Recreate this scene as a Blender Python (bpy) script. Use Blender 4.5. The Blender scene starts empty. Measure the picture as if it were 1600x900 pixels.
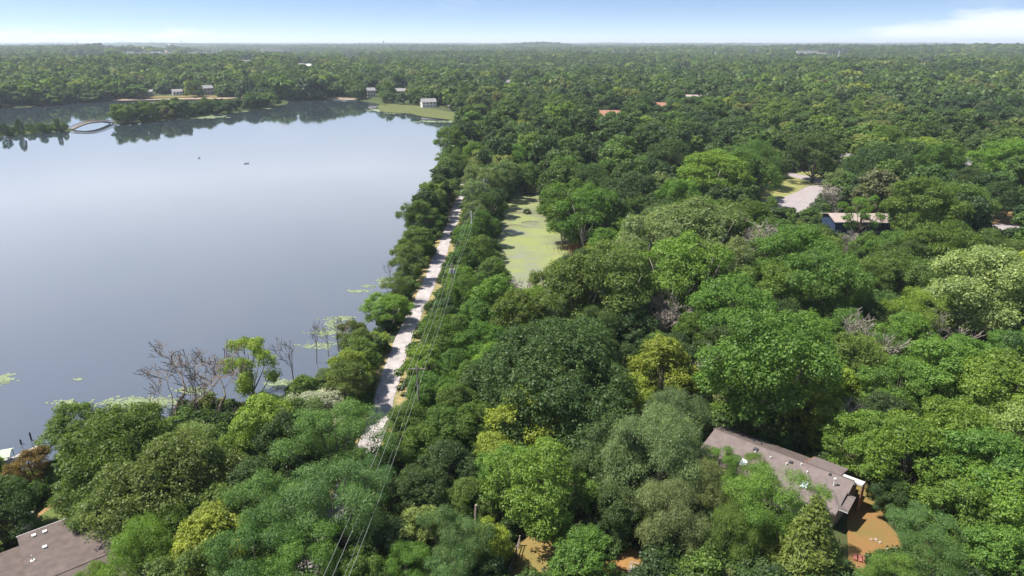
import bpy, math, random
import numpy as np
from mathutils import Vector, Matrix
rad = math.radians
random.seed(5); RNG = np.random.default_rng(11)
SC = bpy.context.scene; COL = SC.collection

# ------------------------------------------------------------ camera, sky, sun, exposure
H = 60.0; PITCH = rad(19.8); F = 1067.0          # camera height, tilt below level, focal length in photo pixels
cd = bpy.data.cameras.new('camera'); cam = bpy.data.objects.new('camera', cd); COL.objects.link(cam)
cd.sensor_width = 36; cd.lens = 24.0; cd.clip_end = 90000; cd.clip_start = 0.5
cam.location = (0, 0, H); cam.rotation_euler = (rad(90)-PITCH, 0, 0)
SC.camera = cam
SUN_EL = rad(60); SUN_AZ = rad(-90)              # azimuth from +Y towards +X
sdir = Vector((math.sin(SUN_AZ)*math.cos(SUN_EL), math.cos(SUN_AZ)*math.cos(SUN_EL), math.sin(SUN_EL)))
sl = bpy.data.lights.new('sun', 'SUN'); sl.energy = 5.0; sl.angle = rad(0.6); sl.color = (1, 0.955, 0.87)
so = bpy.data.objects.new('sun', sl); COL.objects.link(so); so.location = sdir*500
so.rotation_euler = sdir.to_track_quat('Z', 'Y').to_euler()
SC.view_settings.view_transform = 'Standard'; SC.view_settings.look = 'None'
SC.view_settings.exposure = 1.0; SC.view_settings.gamma = 1
cy = SC.cycles
cy.max_bounces = 7; cy.diffuse_bounces = 4; cy.glossy_bounces = 3; cy.transmission_bounces = 4
cy.volume_bounces = 0; cy.transparent_max_bounces = 8

class NT:
    def __init__(s, t): s.t = t
    def n(s, k, **p):
        o = s.t.nodes.new(k)
        for a, b in p.items(): setattr(o, a, b)
        return o
    def l(s, a, b): s.t.links.new(a, b)
    def val(s, sock, v):
        if hasattr(v, 'is_output') or isinstance(v, bpy.types.NodeSocket): s.l(v, sock)
        else: sock.default_value = v
    def m(s, op, a, b=0.0, c=0.0, clamp=False):
        o = s.n('ShaderNodeMath', operation=op); o.use_clamp = clamp
        s.val(o.inputs[0], a); s.val(o.inputs[1], b); s.val(o.inputs[2], c)
        return o.outputs[0]
    def mix(s, f, a, b, bt='MIX'):
        o = s.n('ShaderNodeMix', data_type='RGBA', blend_type=bt)
        s.val(o.inputs[0], f)
        s.val(o.inputs[6], a if not isinstance(a, tuple) else (*a, 1)[:4])
        s.val(o.inputs[7], b if not isinstance(b, tuple) else (*b, 1)[:4])
        return o.outputs[2]
    def noise(s, vec, scale, detail=4, rough=0.55, dim='3D'):
        o = s.n('ShaderNodeTexNoise', noise_dimensions=dim)
        if vec is not None: s.l(vec, o.inputs['Vector'])
        o.inputs['Scale'].default_value = scale; o.inputs['Detail'].default_value = detail
        o.inputs['Roughness'].default_value = rough
        return o.outputs['Fac']
    def ramp(s, f, stops, interp='LINEAR'):
        o = s.n('ShaderNodeValToRGB'); r = o.color_ramp; r.interpolation = interp
        while len(r.elements) > 1: r.elements.remove(r.elements[-1])
        for i, (p, c) in enumerate(stops):
            e = r.elements[0] if i == 0 else r.elements.new(p)
            e.position = p; e.color = (*c, 1) if isinstance(c, tuple) else (c, c, c, 1)
        s.l(f, o.inputs[0]); return o.outputs[0]

W = bpy.data.worlds.new('World'); SC.world = W; W.use_nodes = True
w = NT(W.node_tree); W.node_tree.nodes.clear()
tc = w.n('ShaderNodeTexCoord'); sp = w.n('ShaderNodeSeparateXYZ'); w.l(tc.outputs['Generated'], sp.inputs[0])
zz = w.m('POWER', w.m('MAXIMUM', sp.outputs[2], 0.0002), 0.5)
cb = w.n('ShaderNodeCombineXYZ'); w.l(sp.outputs[0], cb.inputs[0]); w.l(sp.outputs[1], cb.inputs[1]); w.l(zz, cb.inputs[2])
nv = w.n('ShaderNodeVectorMath', operation='NORMALIZE'); w.l(cb.outputs[0], nv.inputs[0])
sky = w.n('ShaderNodeTexSky', sky_type='NISHITA'); sky.sun_disc = False
sky.sun_elevation = SUN_EL; sky.sun_rotation = SUN_AZ % (2*math.pi)
sky.air_density = 1.0; sky.dust_density = 0.6; sky.ozone_density = 1.3; sky.altitude = 200
w.l(nv.outputs[0], sky.inputs[0])
phi = w.m('ARCTAN2', sp.outputs[0], sp.outputs[1])             # 0 ahead, + to the right
el = w.m('DEGREE' if False else 'MULTIPLY', w.m('ARCSINE', sp.outputs[2]), 57.2958)
pc = w.n('ShaderNodeCombineXYZ'); w.l(w.m('MULTIPLY', phi, 9.0), pc.inputs[0]); w.l(w.m('MULTIPLY', el, 0.55), pc.inputs[1])
n1 = w.noise(pc.outputs[0], 1.6, 8, 0.6)
n2 = w.noise(pc.outputs[0], 0.55, 3, 0.5)
# height in degrees of the low cloud bank round the horizon (0..1 of the turn; 0.5 = straight ahead)
pf = w.m('ADD', w.m('DIVIDE', phi, 2*math.pi), 0.5)
bank = w.ramp(pf, [(0.0, .22), (.08, .38), (.15, .12), (.22, .3), (.30, .1), (.385, .10), (.402, .17), (.418, .10), (.432, .19), (.447, .06), (.47, .0),
                   (.56, .0), (.567, .06), (.578, .24), (.590, .42), (.60, .34), (.61, .31), (.63, .33), (.7, .2), (.78, .36), (.86, .1), (.93, .3), (1, .22)], 'B_SPLINE')
edge = w.m('SUBTRACT', w.m('ADD', w.m('MULTIPLY', bank, 5.4), w.m('MULTIPLY', w.m('SUBTRACT', n1, 0.5), 2.6)), el)
c1 = w.m('MULTIPLY', w.m('MULTIPLY_ADD', edge, 1.1, 0.12, clamp=True), w.m('MULTIPLY', bank, 9.0, clamp=True))
# scattered higher cloud all round, thin low down
p2 = w.n('ShaderNodeCombineXYZ'); w.l(w.m('MULTIPLY', phi, 6.0), p2.inputs[0]); w.l(w.m('MULTIPLY', el, 0.33), p2.inputs[1]); p2.inputs[2].default_value = 4.37
n3 = w.noise(p2.outputs[0], 1.0, 7, 0.55)
c2 = w.m('MULTIPLY', w.m('MULTIPLY', w.m('SUBTRACT', n3, 0.575), 6.0, clamp=True), w.m('MULTIPLY', w.m('SUBTRACT', el, 1.8), 0.5, clamp=True))
c3 = w.m('SUBTRACT', 1.0, w.m('ADD', w.m('POWER', w.m('MULTIPLY', w.m('ABSOLUTE', w.m('SUBTRACT', phi, 0.43)), 20.0), 2.0), w.m('POWER', w.m('MULTIPLY', w.m('ABSOLUTE', w.m('SUBTRACT', el, 3.75)), 1.5), 2.0)))
c1 = w.m('MAXIMUM', c1, w.m('MULTIPLY', w.m('ADD', c3, w.m('SUBTRACT', n1, 0.5)), 1.3, clamp=True))
ct = w.m('MULTIPLY', w.m('MAXIMUM', c1, w.m('MULTIPLY', c2, 0.45)), 0.85, clamp=True)
hz = w.m('POWER', w.m('MULTIPLY_ADD', el, -0.34, 1.0, clamp=True), 1.5)   # whiter air just over the horizon
skc = w.mix(w.m('MULTIPLY', hz, 0.38), sky.outputs[0], (4.9, 5.7, 6.5))
cloudc = w.mix(n2, (6.1, 6.4, 7.0), (7.2, 7.2, 7.4))
# thin white veil over the blue above the picture, as the pale lake mirrors it
veil = w.m('MULTIPLY', w.m('MULTIPLY', w.m('MULTIPLY_ADD', el, 0.16, -0.55, clamp=True), w.m('MULTIPLY_ADD', el, -0.045, 1.45, clamp=True)), w.m('MULTIPLY_ADD', n3, 0.26, 0.68, clamp=True))
skc = w.mix(veil, skc, (10.6, 11.2, 12.4))
fin = w.mix(ct, skc, cloudc)
bg = w.n('ShaderNodeBackground'); bg.inputs[1].default_value = 0.088; w.l(fin, bg.inputs[0])
wo = w.n('ShaderNodeOutputWorld'); w.l(bg.outputs[0], wo.inputs[0])

# ------------------------------------------------------------ where a photo pixel meets height z
cP, sP = math.cos(PITCH), math.sin(PITCH)
def at(px, py, z=1.0):
    u = (px-800)/F; v = -(py-450)/F
    dz = -sP+v*cP
    t = (z-H)/min(dz, -1e-4)
    return Vector((u*t, (cP+v*sP)*t, z))
def proj(x, y, z):
    d = y*cP-(z-H)*sP; up = y*sP+(z-H)*cP
    d = np.maximum(d, 1e-3)
    return 800+F*x/d, 450-F*up/d, d

# ------------------------------------------------------------ materials
MATS = {}
def mat(name, col, rough=0.8, metal=0.0, spec=0.3, var=0.12, scale=3.0, bump=0.0, bscale=None, col2=None, coord='Object'):
    if name in MATS: return MATS[name]
    m = bpy.data.materials.new(name); m.use_nodes = True; t = NT(m.node_tree)
    b = m.node_tree.nodes['Principled BSDF']
    tc = t.n('ShaderNodeTexCoord'); v = tc.outputs[coord]
    n = t.noise(v, scale, 6, 0.6)
    c2 = col2 or tuple(x*(1-var*1.6) for x in col)
    c = t.mix(t.m('MULTIPLY_ADD', n, 2.4, -0.7, clamp=True), tuple(min(1, x*(1+var)) for x in col), c2)
    t.l(c, b.inputs['Base Color'])
    b.inputs['Roughness'].default_value = rough; b.inputs['Metallic'].default_value = metal
    b.inputs['Specular IOR Level'].default_value = spec
    if bump:
        bn = t.n('ShaderNodeBump'); bn.inputs['Strength'].default_value = bump; bn.inputs['Distance'].default_value = 0.1
        t.l(t.noise(v, bscale or scale*4, 5, 0.6), bn.inputs['Height']); t.l(bn.outputs[0], b.inputs['Normal'])
    MATS[name] = m; return m

def foliage_mat(name, stuff=False, stops=None):
    m = bpy.data.materials.new(name); m.use_nodes = True; t = NT(m.node_tree); m.node_tree.nodes.clear()
    oi = t.n('ShaderNodeObjectInfo')
    at_ = t.n('ShaderNodeAttribute', attribute_name='tint')
    if stuff:
        base = t.ramp(oi.outputs['Random'], stops)
        sc_ = t.n('ShaderNodeVectorMath', operation='SCALE'); t.l(oi.outputs['Location'], sc_.inputs[0]); sc_.inputs['Scale'].default_value = .001
        st = t.noise(sc_.outputs[0], 7.0, 3, .6)
        base = t.mix(1.0, base, t.mix(t.m('MULTIPLY_ADD', st, 3.2, -1.1, clamp=True), (.66, .76, .86), (1.34, 1.26, 1.0)), 'MULTIPLY')
    else:
        base = oi.outputs['Color']
    f = at_.outputs['Fac']
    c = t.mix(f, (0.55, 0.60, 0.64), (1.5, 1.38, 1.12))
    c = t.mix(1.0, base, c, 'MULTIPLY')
    d = t.n('ShaderNodeBsdfDiffuse'); t.l(c, d.inputs[0])
    tr = t.n('ShaderNodeBsdfTranslucent'); t.l(t.mix(1.0, c, (1.15, 1.3, 0.45), 'MULTIPLY'), tr.inputs[0])
    mx = t.n('ShaderNodeMixShader'); mx.inputs[0].default_value = 0.42; t.l(d.outputs[0], mx.inputs[1]); t.l(tr.outputs[0], mx.inputs[2])
    gl = t.n('ShaderNodeBsdfGlossy'); gl.inputs['Roughness'].default_value = 0.5; gl.inputs[0].default_value = (1, 1, .95, 1)
    m2 = t.n('ShaderNodeMixShader'); m2.inputs[0].default_value = 0.013; t.l(mx.outputs[0], m2.inputs[1]); t.l(gl.outputs[0], m2.inputs[2])
    o = t.n('ShaderNodeOutputMaterial'); t.l(m2.outputs[0], o.inputs[0])
    return m
GREENS = dict(dark=(.058, .100, .033), mid=(.092, .165, .033), fresh=(.130, .225, .040), lime=(.175, .265, .046), yellow=(.24, .295, .050),
              grey=(.158, .212, .086), silver=(.32, .34, .26), bluish=(.10, .185, .056), olive=(.112, .165, .040), russet=(.150, .115, .038),
              brown=(.16, .115, .085), pale=(.21, .27, .095))
LEAF = foliage_mat('foliage')
LEAF_FAR = foliage_mat('foliage_far', True, [(0, (.052, .088, .036)), (.22, (.066, .112, .037)), (.42, (.078, .132, .035)), (.56, (.060, .104, .042)), (.72, (.098, .165, .042)), (.88, (.125, .20, .042)), (.955, (.14, .15, .08)), (1, (.21, .26, .05))])
BARK = mat('bark', (.10, .085, .068), 0.95, var=.3, scale=6, bump=.5)
BARK_PALE = mat('pale_bark', (.30, .27, .235), 0.9, var=.3, scale=5, bump=.4)
BARK_DEAD = mat('dead_wood', (.27, .235, .20), 0.9, var=.3, scale=4)
BARK_DARK = mat('dark_dead_wood', (.15, .118, .092), 0.9, var=.3, scale=4)

# ------------------------------------------------------------ mesh helpers
def link(name, me, m, parent=None):
    o = bpy.data.objects.new(name, me); COL.objects.link(o)
    if m is not None and not me.materials: me.materials.append(m)
    if parent: o.parent = parent
    return o
def tag(o, label=None, cat=None, group=None, kind=None):
    if label: o['label'] = label
    if cat: o['category'] = cat
    if group: o['group'] = group
    if kind: o['kind'] = kind
    return o
def empty(name, loc, rz=0.0, label=None, cat=None, group=None):
    o = bpy.data.objects.new(name, None); COL.objects.link(o); o.empty_display_size = 0.3
    o.location = loc; o.rotation_euler = (0, 0, rz)
    return tag(o, label, cat, group)
class B:
    def __init__(s): s.v = []; s.f = []
    def poly(s, pts):
        k = len(s.v); s.v += [tuple(p) for p in pts]; s.f.append(tuple(range(k, k+len(pts)))); return s
    def box(s, x0, x1, y0, y1, z0, z1, M=None):
        k = len(s.v)
        P = [(x0, y0, z0), (x1, y0, z0), (x1, y1, z0), (x0, y1, z0), (x0, y0, z1), (x1, y0, z1), (x1, y1, z1), (x0, y1, z1)]
        if M is not None: P = [tuple(M @ Vector(p)) for p in P]
        s.v += P
        s.f += [tuple(k+i for i in q) for q in ((0, 3, 2, 1), (4, 5, 6, 7), (0, 1, 5, 4), (1, 2, 6, 5), (2, 3, 7, 6), (3, 0, 4, 7))]
        return s
    def slab(s, pts, th):       # closed slab: polygon given at its top, thickness downwards
        n = len(pts); k = len(s.v)
        s.v += [tuple(p) for p in pts]+[(p[0], p[1], p[2]-th) for p in pts]
        s.f.append(tuple(range(k, k+n))); s.f.append(tuple(range(k+2*n-1, k+n-1, -1)))
        for i in range(n):
            j = (i+1) % n; s.f.append((k+i, k+n+i, k+n+j, k+j))
        return s
    def tube(s, P, R, n=6, cap=True):
        k = len(s.v); P = [Vector(p) for p in P]
        for i, p in enumerate(P):
            d = (P[min(i+1, len(P)-1)]-P[max(i-1, 0)]).normalized()
            a = d.cross(Vector((0, 0, 1)) if abs(d.z) < .9 else Vector((1, 0, 0))).normalized(); b = d.cross(a)
            r = R[i] if hasattr(R, '__len__') else R
            for j in range(n):
                t = 2*math.pi*j/n; s.v.append(tuple(p+(a*math.cos(t)+b*math.sin(t))*r))
        for i in range(len(P)-1):
            for j in range(n):
                q = (j+1) % n; s.f.append((k+i*n+j, k+i*n+q, k+(i+1)*n+q, k+(i+1)*n+j))
        if cap:
            s.f.append(tuple(k+j for j in range(n-1, -1, -1))); m0 = k+(len(P)-1)*n; s.f.append(tuple(m0+j for j in range(n)))
        return s
    def mesh(s, name):
        me = bpy.data.meshes.new(name); me.from_pydata(s.v, [], s.f); me.update(); return me
    def build(s, name, m, parent=None, smooth=False):
        me = s.mesh(name)
        if smooth: me.polygons.foreach_set('use_smooth', [True]*len(me.polygons))
        return link(name, me, m, parent)

def unit(a): return a/np.maximum(np.linalg.norm(a, axis=1, keepdims=True), 1e-9)
def leaf_mesh(name, C, N, S, tint, long=None, aspect=0.62):
    """diamond leaves: centres C, normals N, half size S; long = preferred long direction"""
    n = len(C); N = unit(N)
    L = RNG.normal(size=(n, 3)) if long is None else long+0.35*RNG.normal(size=(n, 3))
    U = unit(L-N*np.sum(L*N, axis=1, keepdims=True)); V = np.cross(N, U)
    S = S[:, None]
    fold = N*S*0.18
    P = np.stack([C-U*S, C-V*S*aspect-fold, C+U*S*1.1, C+V*S*aspect-fold], 1).reshape(-1, 3)
    me = bpy.data.meshes.new(name)
    me.vertices.add(4*n); me.vertices.foreach_set('co', P.astype(np.float32).ravel())
    me.loops.add(4*n); me.loops.foreach_set('vertex_index', np.arange(4*n, dtype=np.int32))
    me.polygons.add(n); me.polygons.foreach_set('loop_start', np.arange(0, 4*n, 4, dtype=np.int32))
    me.update(calc_edges=True)
    a = me.attributes.new('tint', 'FLOAT', 'POINT'); a.data.foreach_set('value', np.repeat(tint, 4).astype(np.float32))
    return me

def profile(kind, t):
    if kind == 'dome': return np.where(t > .3, np.sqrt(np.clip(1-((t-.3)/.72)**2, 0, 1)), .72+.28*t/.3)
    if kind == 'oval': return np.sqrt(np.clip(1-((t-.45)/.57)**2, 0.02, 1))
    if kind == 'column': return .35+.65*np.sqrt(np.clip(1-((t-.45)/.6)**2, 0, 1))
    if kind == 'vase': return np.where(t > .62, np.sqrt(np.clip(1-((t-.62)/.42)**2, 0, 1)), .45+.55*t/.62)
    if kind == 'cone': return np.clip(1.02-t, 0, 1)**.8
    return np.ones_like(t)

def crown_points(R, z0, z1, prof, nl, lobe, ns, rc, nleaf, rng, open_=0.0, flat=0.8, droop=0.0, seed_az=0.0):
    """two levels of lobes; returns leaf centres, normals, tint, lobe centres, clump centres"""
    lobes = []; ph = rng.uniform(0, 6)
    for i in range(nl):
        t = (i+.5)/nl; t = .12+.86*t**.85
        az = i*2.39996+rng.uniform(-.5, .5)+seed_az
        e = float(profile(prof, np.array(t)))*R*(1+.16*math.cos(az*2+ph)+.12*math.cos(az*3+ph*2))*rng.uniform(.82, 1.14)
        lr = R*lobe*rng.uniform(.6, 1.35)*(.75+.25*e/R)
        rr = max(0, e-lr*.8)*rng.uniform(.8, 1.08)
        lobes.append((rr*math.cos(az), rr*math.sin(az), z0+(z1-z0)*t-lr*.45*t, lr))
    L = np.array(lobes); C = []; N = []; T = []; CL = []
    mid = np.array([0, 0, z0+(z1-z0)*.35])
    for lx, ly, lz, lr in lobes:
        c = np.array([lx, ly, lz]); d = unit(rng.normal(size=(ns*2, 3)))
        out = unit(((c-mid)*np.array([1, 1, .7]))[None, :]+1e-6)[0]
        score = d @ out*.6+d[:, 2]*.45+rng.uniform(-.55, .55, ns*2)
        d = d[np.argsort(-score)[:ns]]
        lt = rng.uniform(-.12, .12)
        cc = c+d*np.array([1, 1, flat])*lr*rng.uniform(.78, 1.1, (ns, 1))
        for k in range(ns):
            if rng.random() < open_+.06: continue
            q = cc[k]+rng.normal(size=3)*rc*.35; r = rc*rng.uniform(.5, 1.5); CL.append((*q, r))
            m = int(nleaf*1.4*rng.uniform(.7, 1.3)*(r/rc)**1.3)
            dd = unit(rng.normal(size=(m, 3))+np.array([0, 0, .35])+.35*d[k])
            p = q+dd*r*np.array([1, 1, .72])*np.clip(rng.normal(.9, .17, (m, 1)), .3, 1.3)
            if droop: p[:, 2] -= droop*rng.random(m)**1.5*r*2.2
            C.append(p); N.append(dd*1.0+np.array([0, 0, .35])+.5*rng.normal(size=(m, 3)))
            T.append(np.clip(rng.normal(.45+lt+rng.uniform(-.16, .16), .2, m), 0, 1))
    # inner leaves
    m = int(len(np.concatenate(C))*.10); k = rng.integers(0, nl, m)
    p = L[k, :3]+rng.normal(size=(m, 3))*L[k, 3:4]*.45
    C.append(p); N.append(rng.normal(size=(m, 3))+np.array([0, 0, .6])); T.append(np.clip(rng.normal(.4, .2, m), 0, 1))
    return np.concatenate(C), np.concatenate(N), np.concatenate(T), L, np.array(CL)

def trunk_mesh(name, L, CL, zsplit, r0, rng, n=7, twigs=4, multi=1, lean=0.0):
    b = B()
    top = Vector((L[:, 0].mean()*.4, L[:, 1].mean()*.4, L[:, 2].max()))
    stems = []
    for s in range(multi):
        a = 2*math.pi*s/multi+rng.uniform(0, 1); off = Vector((math.cos(a), math.sin(a), 0))*(r0*1.6 if multi > 1 else 0)
        sp = off*(3.5 if multi > 1 else 0)
        P = []; Rr = []
        for i in range(7):
            t = i/6; zt = -0.6+(top.z*.86+.6)*t
            P.append(Vector((off.x+sp.x*t*2+lean*t*t*2+rng.uniform(-.15, .15)*t, off.y+sp.y*t*2+rng.uniform(-.15, .15)*t, zt)))
            Rr.append(r0/math.sqrt(multi)*((1.35 if i == 0 else 1)*(1-t)**.8+.08))
        b.tube(P, Rr, n); stems.append((P, Rr))
    for i in range(len(L)):
        e = Vector(L[i, :3]); P, Rr = stems[i % multi]
        zs = min(max(zsplit, e.z*.42), P[-1].z*.9); k = min(5, max(1, int((zs+.6)/(P[-1].z+.6)*6)))
        s0 = P[k]; m = s0.lerp(e, .5)+Vector((0, 0, -.08*(e-s0).length))+Vector(rng.normal(size=3))*.25
        r = Rr[k]*.5
        b.tube([s0, s0.lerp(m, .55), m, e], [r, r*.8, r*.6, r*.3], 5, False)
        d = np.linalg.norm(CL[:, :3]-L[i, :3], axis=1); near = np.argsort(d)[:max(twigs*3, 1)]
        rng.shuffle(near)
        for q in near[:twigs]:
            c = Vector(CL[q, :3]); s1 = m.lerp(e, .6)
            b.tube([s1, s1.lerp(c, .5)+Vector(rng.normal(size=3))*.15, c], [r*.35, r*.25, r*.1], 4, False)
    me = b.mesh(name); me.polygons.foreach_set('use_smooth', [True]*len(me.polygons)); return me

SPEC = {}   # species -> list of dict(crown, trunk, R, h)
def species(key, nvar, R, z0, z1, prof, nl, lobe, ns, rc, nleaf, leaf, zs, r0, open_=0, flat=.8, droop=0, multi=1, bark=None, aspect=.62, lng=None, twigs=4):
    out = []
    for v in range(nvar):
        rng = np.random.default_rng(hash((len(SPEC), v)) % 9999+17)
        C, N, T, L, CL = crown_points(R, z0, z1, prof, nl, lobe, ns, rc, nleaf, rng, open_, flat, droop, v*1.3)
        lg = None if lng is None else np.tile(np.array(lng), (len(C), 1))
        cm = leaf_mesh(key+'_crown', C, N, leaf*.8*rng.uniform(.45, 1.45, len(C)), T, lg, aspect); cm.materials.append(LEAF)
        tm = trunk_mesh(key+'_trunk', L, CL, zs, r0, rng, multi=multi, twigs=twigs); tm.materials.append(bark or BARK)
        out.append(dict(crown=cm, trunk=tm, R=R, h=z1, z0=z0, n=len(C)))
    SPEC[key] = out
species('oak', 2, 9.0, 3.0, 15.5, 'dome', 22, .30, 62, .80, 26, .20, 3.0, .55)
species('bigoak', 1, 12.5, 3.0, 16.5, 'dome', 30, .26, 74, .82, 30, .20, 3.0, .65)
species('maple', 2, 6.5, 2.0, 14.5, 'oval', 17, .34, 50, .66, 26, .185, 2.5, .38)
species('elm', 2, 7.5, 3.0, 16.0, 'vase', 17, .30, 54, .78, 28, .20, 4.0, .42, flat=.6)
species('cottonwood', 2, 6.5, 3.5, 18.0, 'column', 20, .29, 46, .74, 26, .20, 5.0, .42, droop=.25, multi=2, bark=BARK_PALE)
species('locust', 2, 6.0, 2.5, 15.5, 'vase', 16, .28, 44, .80, 44, .135, 3.5, .30, open_=.10, flat=.45, aspect=.45)
species('willow', 2, 8.0, 1.6, 14.5, 'dome', 20, .30, 54, .76, 34, .22, 3.0, .50, droop=.9, aspect=.22, lng=(0, 0, -1), flat=.9)
species('boxelder', 2, 5.5, 1.5, 12.0, 'oval', 15, .34, 44, .58, 25, .18, 2.0, .28, open_=.06)
species('openmaple', 1, 6.0, 3.2, 14.0, 'vase', 13, .21, 34, .62, 26, .17, 2.5, .36, open_=.10)
species('poplar', 1, 4.5, 1.5, 10.0, 'oval', 13, .30, 40, .56, 24, .16, 1.5, .22, open_=.14)
species('shrub', 2, 2.8, .2, 4.2, 'dome', 9, .38, 24, .42, 20, .15, .6, .08, multi=3, twigs=2)
# spruce: layered whorls of drooping boughs
def spruce():
    rng = np.random.default_rng(4); C = []; N = []; T = []; b = B(); h = 15.0
    for k in range(26):
        z = 1.0+k*.54; r = 5.4*(1-z/h)**.8+.3
        for j in range(13 if k < 18 else 8):
            a = rng.uniform(0, 6.28); rr = r*rng.uniform(.72, 1.12)
            tip = Vector((math.cos(a)*rr, math.sin(a)*rr, z-rr*.16+rng.uniform(-.2, .3)))
            b.tube([(0, 0, z), tip], [.05, .015], 3, False)
            m = int(26*rr/2+12); s = rng.random(m)**.6
            p = np.array([0, 0, z])[None]+s[:, None]*(np.array(tip)-np.array([0, 0, z]))[None]
            wd = .16+.38*(1-s)*rr/4+.25
            side = np.array([-math.sin(a), math.cos(a), 0])
            p = p+side*rng.normal(size=(m, 1))*wd[:, None]+np.array([0, 0, 1])*(rng.normal(size=(m, 1))*.16-.1)
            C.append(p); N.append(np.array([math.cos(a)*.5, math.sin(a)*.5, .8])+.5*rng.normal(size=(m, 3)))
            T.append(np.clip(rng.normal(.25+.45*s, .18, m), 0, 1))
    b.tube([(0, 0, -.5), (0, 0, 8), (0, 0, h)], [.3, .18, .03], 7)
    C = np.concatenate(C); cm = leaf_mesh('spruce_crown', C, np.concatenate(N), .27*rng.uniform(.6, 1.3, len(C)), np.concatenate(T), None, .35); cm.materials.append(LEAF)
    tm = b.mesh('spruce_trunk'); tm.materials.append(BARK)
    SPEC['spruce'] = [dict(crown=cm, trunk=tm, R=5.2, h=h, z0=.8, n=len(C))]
spruce()
# bare dead trees: recursive branching
def dead_mesh(name, seed, h, spread, depth, m, r0=.22, nb=4):
    rng = np.random.default_rng(seed); b = B()
    def grow(p, d, ln, r, k):
        q = p; pts = [p]; rs = [r]
        for i in range(3):
            d = (d+Vector(rng.normal(size=3))*.16+Vector((0, 0, .04))).normalized(); q = q+d*ln/3; pts.append(q); rs.append(max(.028, r*(1-.16*(i+1))))
        b.tube(pts, rs, 6 if k == 0 else (4 if k < 3 else 3), False)
        if k >= depth: return
        for i in range(nb if k < 3 else 3):
            t = rng.uniform(.35, 1) if i else 1; s = pts[0].lerp(pts[-1], t) if t < 1 else pts[-1]
            if t < 1: s = pts[min(3, max(1, round(t*3)))]
            nd = (d+Vector(rng.normal(size=3))*spread).normalized(); nd.z = nd.z*.8+.15
            grow(s, nd.normalized(), ln*rng.uniform(.55, .8), rs[-1]*rng.uniform(.5, .72), k+1)
    grow(Vector((0, 0, -.4)), Vector((0, 0, 1)), h*.36, r0, 0)
    me = b.mesh(name); me.materials.append(m); return me
DEAD = dict(wide=dead_mesh('dead_wide', 3, 12, .62, 5, BARK_DARK, .26, 3), grey=dead_mesh('dead_grey', 8, 11, .55, 5, BARK_DEAD, .2, 4),
            slim=dead_mesh('dead_slim', 5, 12, .26, 4, BARK_DARK, .13, 3), brush=dead_mesh('dead_brush', 12, 9, .75, 6, BARK_DEAD, .16, 4))

# low detail trees for the wood beyond
def lowtree(name, seed, R, z0, z1, prof, nl, ns, nleaf, leaf, rc):
    rng = np.random.default_rng(seed)
    C, N, T, L, CL = crown_points(R, z0, z1, prof, nl, .34, ns, rc, nleaf, rng)
    me = leaf_mesh(name, C, N, leaf*rng.uniform(.7, 1.3, len(C)), T, None, .75); me.materials.append(LEAF_FAR); return me

# ------------------------------------------------------------ lake and land outlines (ground points under photo pixels)
def P2(pts, z=0.0): return np.array([at(a, b, z)[:2] for a, b in pts])
LAKE = P2([(-900, 900), (-300, 820), (-60, 760), (0, 752), (40, 735), (120, 715), (200, 690), (330, 655), (430, 635), (500, 612), (545, 590), (585, 545), (606, 500), (625, 440),
           (650, 372), (676, 310), (700, 255), (718, 225), (735, 200), (738, 187), (705, 186), (665, 181), (640, 176), (618, 175), (600, 170), (590, 162), (555, 156), (520, 155), (450, 158),
           (425, 160), (400, 158), (340, 154), (230, 155), (150, 159), (110, 161), (60, 166), (0, 170), (-200, 178), (-900, 200), (-1500, 260)])
ISLES = [P2([(173, 194), (200, 194), (250, 189), (300, 184), (350, 178), (400, 172), (425, 168), (450, 162), (452, 156), (425, 157), (400, 162), (350, 169), (300, 175), (250, 180), (200, 187), (176, 190)]),
         P2([(-500, 245), (-100, 222), (0, 213), (40, 209), (108, 205), (117, 203), (112, 200), (40, 204), (0, 208), (-100, 216), (-500, 235)])]
POND = P2([(806, 291), (838, 288), (848, 303), (856, 335), (870, 362), (900, 383), (935, 400), (900, 440), (870, 470), (825, 480), (795, 462), (778, 420), (768, 385), (774, 345), (790, 312)])
def inside(poly, x, y):
    r = np.zeros(np.shape(x), bool); n = len(poly); j = n-1
    for i in range(n):
        xi, yi = poly[i]; xj, yj = poly[j]
        c = ((yi > y) != (yj > y)) & (x < (xj-xi)*(y-yi)/(yj-yi+1e-12)+xi); r ^= c; j = i
    return r
def segdist(poly, x, y, closed=True):
    d = np.full(np.shape(x), 1e9); n = len(poly)
    for i in range(n if closed else n-1):
        a = poly[i]; b = poly[(i+1) % n]; ab = b-a; L2 = ab@ab+1e-9
        t = np.clip(((x-a[0])*ab[0]+(y-a[1])*ab[1])/L2, 0, 1)
        d = np.minimum(d, np.hypot(x-a[0]-t*ab[0], y-a[1]-t*ab[1]))
    return d
def sd(poly, x, y): d = segdist(poly, x, y); return np.where(inside(poly, x, y), -d, d)
def shore(x, y):     # metres onto land (+) or out over water (-)
    s = sd(LAKE, x, y)
    for i in ISLES: s = np.maximum(s, -sd(i, x, y))
    return np.minimum(s, sd(POND, x, y))
def sstep(x, a, b): t = np.clip((x-a)/(b-a), 0, 1); return t*t*(3-2*t)
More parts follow.
